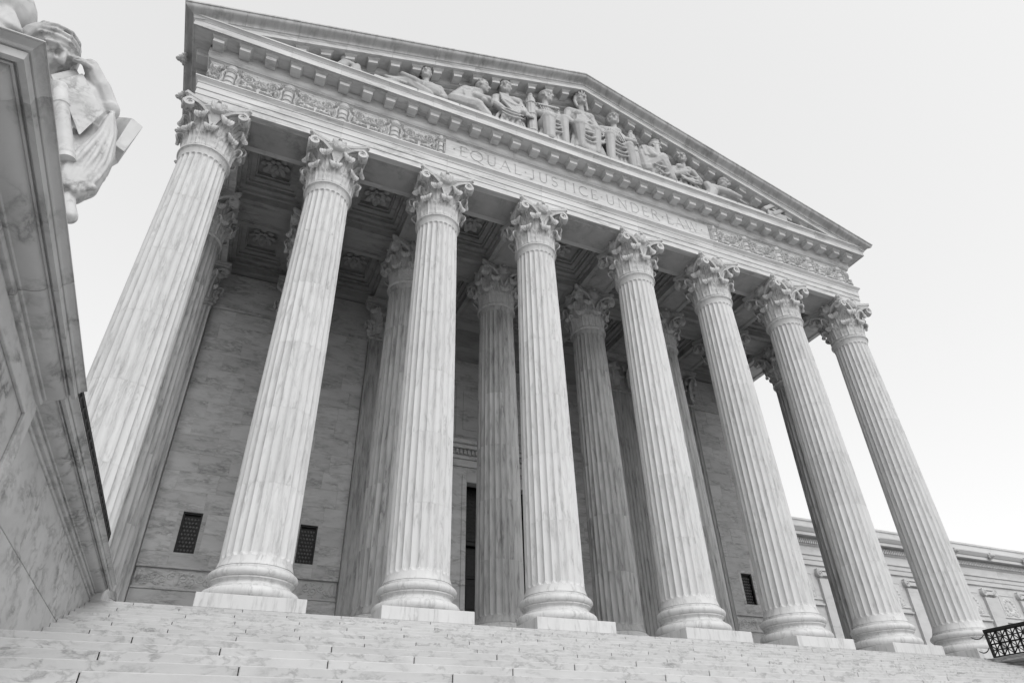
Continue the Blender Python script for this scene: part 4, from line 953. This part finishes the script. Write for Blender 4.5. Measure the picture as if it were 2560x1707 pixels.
def robe(mb, x, z0, z1, w0, w1, y=-1.0, n=9):
    # skirt mass with vertical folds down to the pediment floor
    cap(mb, (x, y + .15, z0), (x, y + .1, z1), w0 * .6, w1 * .6)
    for k in range(n):
        t = -1 + 2 * k / (n - 1); chain(mb, [(x + t * w0 * .7, y - .12 * (1 - t * t), z0), (x + t * w1 * .8 + .04 * math.sin(9 * t), y - .30 * (1 - .7 * t * t), (z0 + z1) / 2), (x + t * w1, y - .26 * (1 - .6 * t * t), z1)], [.10, .09, .11], 6)
def swags(mb, xa, xb, z0, z1, y, n=6, sag=.22):
    for k in range(n):
        z = z0 + (z1 - z0) * (k + random.uniform(-.3, .3)) / (n - 1); sg = sag * random.uniform(.4, 1.5); y_ = y + random.uniform(-.03, .04); pts = [(xa + (xb - xa) * t, y_ - .05 * math.sin(math.pi * t), z - sg * math.sin(math.pi * t) ** random.choice((1, 2)) + .03 * math.sin(5 * k + 7 * t)) for t in [i / 8 for i in range(9)]]
        chain(mb, pts, [.035 + .03 * math.sin(math.pi * i / 8) for i in range(9)], 6)
def f_centre(mb):
    seat(mb, 0, 1.0, 20.6); head(mb, (-.02, -1.13, 22.84), .80, (.05, -1, .05), hair='crown')
    mb.ell((-.1, -1.0, 21.55), (.55, .34, .62)); cap(mb, (-.62, -1.0, 21.85), (.42, -1.0, 21.95), .27); cap(mb, (-.1, -1.0, 21.3), (-.1, -1.0, 20.5), .45, .6)
    for s in (-1, 1): mb.ell((-.1 + s * .22, -1.26, 21.62), (.2, .17, .2))
    chain(mb, [(-.70, -1.0, 21.8), (-.86, -1.1, 21.15), (-.62, -1.35, 20.62)], [.22, .19, .13]); hand(mb, (-.62, -1.35, 20.62), (.3, -.3, -.6), (0, -1, .3), .26)
    chain(mb, [(.50, -1.0, 21.85), (.68, -1.1, 21.2), (.15, -1.40, 21.0)], [.22, .19, .13]); hand(mb, (.2, -1.38, 21.02), (-1, -.1, -.1), (0, -.5, 1), .26)
    for s in (-1, 1): chain(mb, [(s * .3, -1.0, 20.5), (s * .42 - .05, -1.40, 20.55), (s * .38, -1.30, 19.2)], [.34, .30, .20])
    robe(mb, 0, 20.5, 19.2, .7, .85, -1.12, 9); swags(mb, -.55, .55, 20.75, 19.7, -1.50, 5); swags(mb, .3, .95, 21.0, 20.0, -1.35, 4, .3)
    for k in range(8): a = -.6 + k * .16; chain(mb, [(a * .5 - .1, -1.30, 21.45), (a * .8, -1.36, 21.0), (a * 1.1 + .1, -1.45, 20.65)], [.05, .06, .07], 6)
    for k in range(5): chain(mb, [(.55, -1.1, 21.7 - .05 * k), (.72 + .05 * k, -1.25, 20.9), (.75 + .06 * k, -1.2, 20.2)], [.07, .09, .09], 6)
def f_guardL(mb):
    seat(mb, -1.8, .75, 20.5); head(mb, (-1.88, -1.12, 22.36), .78, (.75, -.8, .05), hair='helmet')
    mb.ell((-1.9, -1.0, 21.2), (.52, .34, .60)); cap(mb, (-2.36, -1.0, 21.5), (-1.42, -1.0, 21.62), .26)
    for k in range(11): cap(mb, (-2.4 + .1 * k, -1.30, 21.48 + .02 * k), (-2.36 + .1 * k, -1.33, 21.40 + .02 * k), .05, .05, 6)
    chain(mb, [(-2.4, -1.0, 21.4), (-2.5, -1.15, 20.95), (-2.2, -1.38, 20.70)], [.22, .19, .15]); chain(mb, [(-1.38, -1.0, 21.55), (-1.2, -1.12, 21.15), (-1.9, -1.42, 20.78), (-2.2, -1.42, 20.80)], [.21, .19, .16, .13]); hand(mb, (-2.1, -1.42, 20.80), (-1, -.1, .05), (0, -1, 0), .24)
    chain(mb, [(-1.7, -1.0, 20.4), (-1.22, -1.38, 20.80), (-1.20, -1.36, 19.2)], [.30, .25, .17]); chain(mb, [(-2.1, -1.0, 20.3), (-2.0, -1.45, 20.4), (-2.0, -1.4, 19.2)], [.34, .32, .24]); robe(mb, -1.75, 20.3, 19.3, .5, .6, -1.05, 7); swags(mb, -2.25, -1.25, 20.65, 19.8, -1.44, 4, .25)
    for k in range(6): chain(mb, [(-2.3 + .12 * k, -1.34, 21.3), (-2.2 + .12 * k, -1.36, 20.9)], [.035, .04], 6)
def f_guardR(mb):
    seat(mb, 1.55, .75, 20.4); head(mb, (1.70, -1.12, 22.54), .76, (-.35, -1, .05), hair='helmet')
    mb.ell((1.5, -1.0, 21.35), (.55, .34, .60)); cap(mb, (1.0, -1.0, 21.55), (1.85, -1.0, 21.85), .27)
    mb.ell((.98, -1.0, 21.55), (.30, .30, .26)); chain(mb, [(1.9, -1.0, 21.7), (2.05, -1.2, 21.2), (2.48, -1.42, 21.0)], [.23, .20, .14]); hand(mb, (2.42, -1.42, 21.02), (1, .05, .1), (0, -1, .2), .26)
    chain(mb, [(.98, -1.0, 21.5), (.92, -1.2, 21.0), (1.5, -1.42, 20.9)], [.23, .2, .15]); chain(mb, [(1.5, -1.0, 20.5), (1.12, -1.42, 20.80), (1.08, -1.36, 19.2)], [.31, .26, .18]); chain(mb, [(1.7, -1.0, 20.4), (2.1, -1.42, 20.5), (2.2, -1.36, 19.2)], [.32, .26, .18]); robe(mb, 1.6, 20.3, 19.3, .5, .65, -1.05, 7); swags(mb, 1.2, 2.1, 20.6, 19.8, -1.44, 4, .25)
    for k in range(6): chain(mb, [(1.2 + .12 * k, -1.34, 21.5), (1.35 + .13 * k, -1.38, 20.8)], [.035, .04], 6)
def fasces(x, tilt=0):
    def f(mb):
        for k in range(10):
            a = 2 * math.pi * k / 10; cap(mb, (x + .17 * math.cos(a), -1.15 + .17 * math.sin(a), ZP + .06), (x + .17 * math.cos(a) + tilt, -1.15 + .17 * math.sin(a), 21.85), .072, .06, 8)
        cap(mb, (x, -1.15, ZP + .1), (x + tilt, -1.15, 21.8), .18)
        for z in (19.6, 20.7, 21.5): mb.lathe([(.1, z), (.265, z), (.265, z + .07), (.1, z + .07)], 16, x + tilt * (z - 19) / 3, -1.15)
        mb.ell((x + tilt, -1.15, 22.0), (.15, .15, .22)); mb.ell((x + tilt * 1.1, -1.18, 22.18), (.12, .14, .11))
    return f
def f_man3(mb):
    seat(mb, -3.7, .7, 20.2); head(mb, (-3.88, -1.12, 21.72), .78, (-.5, -.9, .02), hair='band')
    mb.ell((-3.72, -1.0, 20.75), (.55, .33, .60)); cap(mb, (-4.25, -1.0, 20.95), (-3.28, -1.0, 21.2), .26)
    for s in (-1, 1): mb.ell((-3.75 + s * .24, -1.25, 21.0), (.26, .12, .18))
    chain(mb, [(-3.24, -1.0, 21.1), (-3.05, -1.15, 20.5), (-3.2, -1.4, 20.1)], [.23, .2, .15]); chain(mb, [(-4.3, -1.0, 20.95), (-4.4, -1.15, 20.4), (-4.1, -1.3, 20.0)], [.24, .2, .15])
    robe(mb, -3.7, 20.2, 19.2, .5, .7, -1.05, 7); swags(mb, -4.2, -3.2, 20.5, 19.6, -1.40, 4, .2)
    for k in range(7): chain(mb, [(-4.2 + .05 * k, -1.28, 21.1 - .03 * k), (-4.1 + .13 * k, -1.36, 20.5), (-3.7 + .16 * k, -1.40, 20.0)], [.05, .06, .07], 6)
def f_lean2(mb):
    head(mb, (-4.98, -1.12, 21.30), .74, (.9, -.45, -.05), hair='short')
    mb.ell((-5.5, -1.0, 20.55), (.62, .34, .45)); chain(mb, [(-5.25, -1.0, 20.85), (-5.7, -1.0, 20.5), (-6.1, -1.0, 20.0)], [.30, .42, .35])
    chain(mb, [(-5.15, -1.05, 20.75), (-5.35, -1.35, 20.2), (-4.8, -1.42, 20.2)], [.2, .18, .14]); chain(mb, [(-5.0, -1.0, 20.6), (-4.7, -1.2, 20.25), (-5.0, -1.4, 20.05)], [.2, .18, .14]); chain(mb, [(-6.1, -1.0, 19.8), (-5.3, -1.2, 19.6), (-4.9, -1.2, 19.2)], [.4, .4, .35]); cap(mb, (-6.2, -1.0, 19.2), (-4.8, -1.0, 19.25), .25)
    for k in range(7): chain(mb, [(-5.4 - .06 * k, -1.30, 20.85 - .05 * k), (-5.6 - .05 * k, -1.36, 20.3), (-5.2 - .09 * k, -1.34, 19.9)], [.04, .05, .06], 6)
def f_recl1(mb):
    head(mb, (-7.46, -1.12, 20.90), .66, (-.35, -1, .0), hair='short')
    mb.ell((-7.2, -1.0, 20.1), (.50, .30, .42)); cap(mb, (-7.6, -1.0, 20.25), (-6.85, -1.0, 20.3), .22); chain(mb, [(-6.82, -1.0, 20.25), (-6.62, -1.1, 19.8), (-6.8, -1.3, 19.5)], [.2, .17, .13])
    chain(mb, [(-7.65, -1.05, 20.2), (-8.0, -1.3, 19.95), (-8.45, -1.35, 20.0)], [.19, .17, .12]); chain(mb, [(-7.4, -1.0, 19.6), (-8.3, -1.1, 19.85), (-9.1, -1.1, 19.35)], [.36, .30, .2]); cap(mb, (-9.2, -1.0, 19.15), (-6.7, -1.0, 19.2), .22)
    for k in range(9): chain(mb, [(-7.9 - .05 * k, -1.25, 20.0), (-8.2 - .08 * k, -1.25, 19.95 - .03 * k), (-8.3 - .1 * k, -1.3, 19.6)], [.05, .07, .06], 6)
def f_crouch7(mb):
    head(mb, (3.90, -1.12, 21.60), .70, (.85, -.5, -.35), hair='short')
    mb.ell((3.35, -1.0, 20.75), (.42, .34, .55)); chain(mb, [(3.3, -1.0, 21.1), (3.1, -1.0, 20.6), (3.2, -1.0, 19.8)], [.32, .38, .4])
    chain(mb, [(3.55, -1.15, 21.15), (3.70, -1.42, 20.45), (3.78, -1.38, 21.25)], [.2, .18, .13]); hand(mb, (3.78, -1.36, 21.2), (-.1, .1, 1), (.3, -1, 0), .24); chain(mb, [(3.3, -1.2, 21.0), (3.45, -1.45, 20.35), (3.9, -1.4, 20.6)], [.2, .18, .13])
    chain(mb, [(3.2, -1.0, 19.9), (3.9, -1.35, 20.35), (4.3, -1.3, 19.3)], [.4, .36, .25]); robe(mb, 3.8, 20.1, 19.2, .45, .65, -1.05, 7); swags(mb, 3.4, 4.3, 20.35, 19.6, -1.44, 4, .18)
    for k in range(6): chain(mb, [(3.0 + .05 * k, -1.28, 21.1), (3.05 + .08 * k, -1.38, 20.4)], [.035, .045], 6)
def f_bust8(mb):
    head(mb, (5.42, -1.12, 21.33), .72, (-.55, -.9, .0), hair='short')
    mb.ell((5.35, -1.0, 20.35), (.58, .33, .5)); cap(mb, (4.82, -1.0, 20.4), (5.95, -1.0, 20.65), .24); chain(mb, [(6.0, -1.0, 20.6), (6.15, -1.15, 20.0), (5.5, -1.42, 20.15)], [.22, .19, .14]); chain(mb, [(4.75, -1.0, 20.35), (4.7, -1.15, 19.9), (5.3, -1.4, 20.05)], [.22, .19, .14]); cap(mb, (4.7, -1.0, 19.25), (6.4, -1.0, 19.25), .3); robe(mb, 5.4, 20.0, 19.2, .5, .75, -1.0, 7); swags(mb, 4.9, 6.0, 20.0, 19.5, -1.38, 5, .15)
    for s in (-1, 1): mb.ell((5.35 + s * .24, -1.24, 20.55), (.25, .12, .17))
def f_prone9(mb):
    head(mb, (7.68, -1.15, 20.72), .64, (.7, -.7, -.4), hair='band')
    mb.ell((7.1, -1.0, 20.2), (.48, .3, .34)); chain(mb, [(6.75, -1.0, 20.35), (6.9, -1.0, 19.9), (6.6, -1.0, 19.3)], [.24, .32, .3]); chain(mb, [(7.2, -1.1, 20.25), (7.7, -1.35, 19.95), (8.4, -1.3, 19.95)], [.2, .17, .12]); cap(mb, (6.5, -1.0, 19.2), (9.0, -1.0, 19.2), .24); chain(mb, [(7.6, -1.0, 19.9), (8.3, -1.0, 19.9), (9.0, -1.0, 19.4)], [.25, .22, .18])
    for k in range(6): chain(mb, [(7.6 + .15 * k, -1.2, 20.25 - .06 * k), (7.9 + .17 * k, -1.28, 19.9 - .05 * k)], [.04, .05], 6)
def f_scrolls(mb):
    cap(mb, (-11.0, -1.0, 19.25), (-9.9, -1.0, 19.2), .24); 
    for k in range(7): mb.ell((-10.75 + .12 * k, -1.15, 20.0 - .09 * k + .06 * (k % 2)), (.13, .12, .14))
    chain(mb, [(-10.8, -1.1, 19.4), (-10.6, -1.1, 20.0)], [.25, .16]); chain(mb, [(-10.3, -1.1, 19.4), (-10.2, -1.1, 19.8)], [.25, .16])
def f_books(mb):
    Rm = Matrix.Rotation(rad(-35), 3, 'Y')
    for k, (x, z, l) in enumerate(((10.3, 20.05, .62), (10.75, 19.85, .55))):
        vs_ = [Rm @ Vector((a * l, b * .3, c * .11)) + Vector((x, -1.1, z)) for a in (-1, 1) for b in (-1, 1) for c in (-1, 1)]
        mb.add([tuple(v) for v in vs_], [(0, 1, 3, 2), (4, 6, 7, 5), (0, 4, 5, 1), (2, 3, 7, 6), (0, 2, 6, 4), (1, 5, 7, 3)])
    mb.box(10.0, 11.2, -1.35, -.8, ZP, 19.75); cap(mb, (11.1, -1.1, 19.2), (12.0, -1.1, 19.15), .18)
for nm, lab, fn in (('draped_statue', 'crowned robed figure seated at the centre of the pediment', f_centre), ('guard_statue', 'helmeted guard figure seated left of the crowned figure', f_guardL), ('guard_statue', 'helmeted guard figure gripping a rod bundle right of the crowned figure', f_guardR),
                    ('rod_bundle', 'upright carved bundle of rods left of the left guard', fasces(-2.66, -.03)), ('rod_bundle', 'upright carved bundle of rods held by the right guard', fasces(2.55, 0)),
                    ('draped_statue', 'bare-chested seated man carved beside the left rod bundle', f_man3), ('leaning_statue', 'robed man leaning to the right, between the reclining man and bare-chested man', f_lean2), ('reclining_statue', 'reclining young man, leftmost carved figure of the pediment', f_recl1),
                    ('crouching_statue', 'crouching robed man with raised hand right of the right rod bundle', f_crouch7), ('bust_statue', 'half figure of a man with folded arms right of the crouching man', f_bust8), ('prone_statue', 'stooping figure with headband, rightmost carved figure of the pediment', f_prone9),
                    ('carved_scrolls', 'small heap of carved scrolls in the left corner of the pediment', f_scrolls), ('carved_books', 'tilted carved slabs in the right corner of the pediment', f_books)):
    pfig(nm, lab, fn)

# large statue on the pedestal
SP0 = Vector((-12.9, -12.0, .4)); SU = Vector((-.33, .10, 1.0)); SL = Vector((.94, .33, 0)); SN = Vector((.27, -.77, -.58)).normalized()
def S(l, u, n=0.0): return SP0 + SL * l + SU * u + SN * n
stat = thing('seated_statue', 'weathered marble draped statue with raised hand and book on the pedestal', 'statue', tuple(SP0 - Vector((0, 0, .06))))
def sput(name, mb, voxel, it):
    me = sculpt(name, mb, voxel, M_STAT, it)
    for v in me.vertices: v.co -= stat.location
    return put(name, me, None, stat)
mb = MB()
fw = (SL * .45 + SN * .85 + SU * .02)
head(mb, S(-.05, 2.38, .0), .56, fw, SU * 1 - SL * .02, hair='hood')
mb.ell(tuple(S(.16, 1.75, -.30)), (.34, .3, .50)); cap(mb, S(-.05, 1.98, -.25), S(.38, 1.98, -.25), .15)
chain(mb, [S(.42, 2.0, -.20), S(.475, 2.03, -.02), S(.41, 2.26, .10), S(.325, 2.50, .19)], [.125, .11, .10, .075])
hand(mb, S(.36, 2.49, .20), SU * .06 - SL * .95 + SN * .12, SU * .75 + SL * .10 + SN * .7, .20)
chain(mb, [S(-.10, 1.9, -.2), S(-.18, 1.6, -.1), S(-.05, 1.45, .0)], [.12, .11, .09])
# lap, thighs and hanging drapery
chain(mb, [S(.26, 1.4, -.35), S(.26, 1.15, -.15), S(.20, .80, -.08), S(.14, .62, -.06)], [.24, .22, .16, .10])
chain(mb, [S(.0, 1.3, -.35), S(.0, 1.05, -.15), S(-.06, .8, -.30), S(-.40, .12, -.55)], [.26, .22, .18, .16])
chain(mb, [S(.475, 2.03, -.10), S(.475, 1.70, -.08), S(.42, 1.30, -.04), S(.33, .98, -.04), S(.20, .74, -.03)], [.07, .08, .09, .09, .07])
for k in range(7):
    t = k / 6; chain(mb, [S(.52 - .07 * t, 2.02 - .20 * t, .04 + .014 * k + .03 * (k % 2)), S(.515 - .16 * t, 1.62 - .1 * t, .10 + .016 * k + .05 * (k % 2)), S(.44 - .25 * t, 1.20 - .05 * t, .14 + .010 * k + .06 * (k % 2)), S(.34 - .25 * t, .92 - .03 * t, .17), S(.22 - .18 * t, .70 - .04 * t, .12)], [.018, .020, .022, .022, .018], 8)
for k in range(7):
    t = k / 6; chain(mb, [S(.02 + .30 * t, 1.36 - .12 * abs(t - .5), .10), S(.03 + .32 * t, 1.12, .155), S(.04 + .26 * t, .92, .15)], [.018, .020, .018], 8)
for k in range(5): chain(mb, [S(.03 + .05 * k, .90 - .02 * k, .10), S(.10 + .05 * k, .78 + .03 * (k % 2), .13), S(.17 + .02 * k, .86 - .03 * k, .09)], [.026, .032, .022], 8)
for k in range(4): chain(mb, [S(.06, .86 - .05 * k, .08), S(.16, .74 - .03 * k, .11), S(.24 - .02 * k, .68 - .02 * k, .05)], [.024, .028, .018], 8)
chain(mb, [S(.09, .62, -.04), S(.10, .42, -.02), S(.11, .33, .0)], [.075, .065, .07])
cap(mb, S(.11, .36, .0), S(.115, .33, .08), .06, .045)
sput('draped_figure', mb, .0115, 1)
mb = MB()
mb.ell(tuple(S(-.74, 2.58, -.25)), (.54, .5, .56), 24, 16); chain(mb, [S(-.9, 1.2, -.5), S(-.80, 2.2, -.35)], [.6, .45]); chain(mb, [S(-.9, 1.2, -.5), S(-.8, .2, -.5)], [.6, .5])
for k in range(6): chain(mb, [S(-.95 + .09 * k, 3.06 - .04 * k, .10), S(-.72 + .07 * k, 2.78 - .03 * k, .22), S(-.50 + .04 * k, 2.45, .18)], [.03, .04, .03], 8)
sput('cloaked_shoulder', mb, .018, 2)
def slab(name, c4, t, bev=.012, d=None):
    n = (d or -SN).normalized() * t; m = MB()
    v = [p - stat.location for p in c4] + [p + n - stat.location for p in c4]; m.add([tuple(p) for p in v], [(0, 1, 2, 3), (7, 6, 5, 4), (0, 4, 5, 1), (1, 5, 6, 2), (2, 6, 7, 3), (3, 7, 4, 0)])
    me = m.mesh(name); o = put(name, me, M_STAT, stat); b = o.modifiers.new('bevel', 'BEVEL'); b.width = bev; b.segments = 2; return o
BD = -SN * .5 - SL * .45 + SU * .35
slab('book_cover', [S(.03, 2.00, .20), S(.25, 2.32, .16), S(.42, 1.88, .20), S(.20, 1.36, .26)], .02, .008, BD)
slab('book_pages', [S(.035, 1.97, .185), S(.24, 2.26, .145), S(.40, 1.87, .185), S(.20, 1.40, .245)], .12, .004, BD)
slab('book_back', [S(.03, 2.00, .20) + BD.normalized() * .122, S(.25, 2.32, .16) + BD.normalized() * .122, S(.42, 1.88, .20) + BD.normalized() * .122, S(.20, 1.36, .26) + BD.normalized() * .122], .02, .008, BD)
m = MB(); bv = [S(.72, 2.11, -.05), S(.83, 2.07, -.10), S(.61, 1.51, -.04), S(.52, 1.54, .0), S(.57, 1.36, -.40), S(.43, 1.14, -.42), S(.46, 2.02, -.45), S(.78, 2.16, -.55)]
m.add([tuple(p - stat.location) for p in bv], [(0, 1, 2, 3), (3, 2, 4, 5), (0, 3, 5, 6), (0, 6, 7, 1), (1, 7, 4, 2), (6, 5, 4, 7)])
o = put('seat_block', m.mesh('seat_block'), M_STAT, stat); bvm = o.modifiers.new('bevel', 'BEVEL'); bvm.width = .008; bvm.segments = 2
m = MB()
pt = [S(.035, 1.93, .16), S(.06, 1.45, .17), S(.085, .94, .18)]; ax = (pt[2] - pt[0]).normalized(); e1 = ax.cross(SN).normalized(); e2 = ax.cross(e1)
def disc(c, r): return [c + (e1 * math.cos(q) + e2 * math.sin(q)) * r - stat.location for q in [2 * math.pi * k / 24 for k in range(24)]]
prs = [(0, .06), (.01, .074), (.05, .078), (.07, .070), (.10, .070), (.22, .070), (.235, .080), (.29, .080), (.30, .072), (.80, .074), (.88, .074), (.89, .080), (.93, .080), (.94, .075), (.97, .082), (1.0, .082)]
LN = (pt[2] - pt[0]).length
for tq, r in prs: m.v += [tuple(p) for p in disc(pt[0] + ax * LN * tq, r)]
m.f = [(i * 24 + j, i * 24 + (j + 1) % 24, (i + 1) * 24 + (j + 1) % 24, (i + 1) * 24 + j) for i in range(len(prs) - 1) for j in range(24)] + [tuple(range(24)), tuple((len(prs) - 1) * 24 + j for j in range(24))]
put('scroll_roll', m.mesh('scroll_roll', 35), M_STAT, stat)
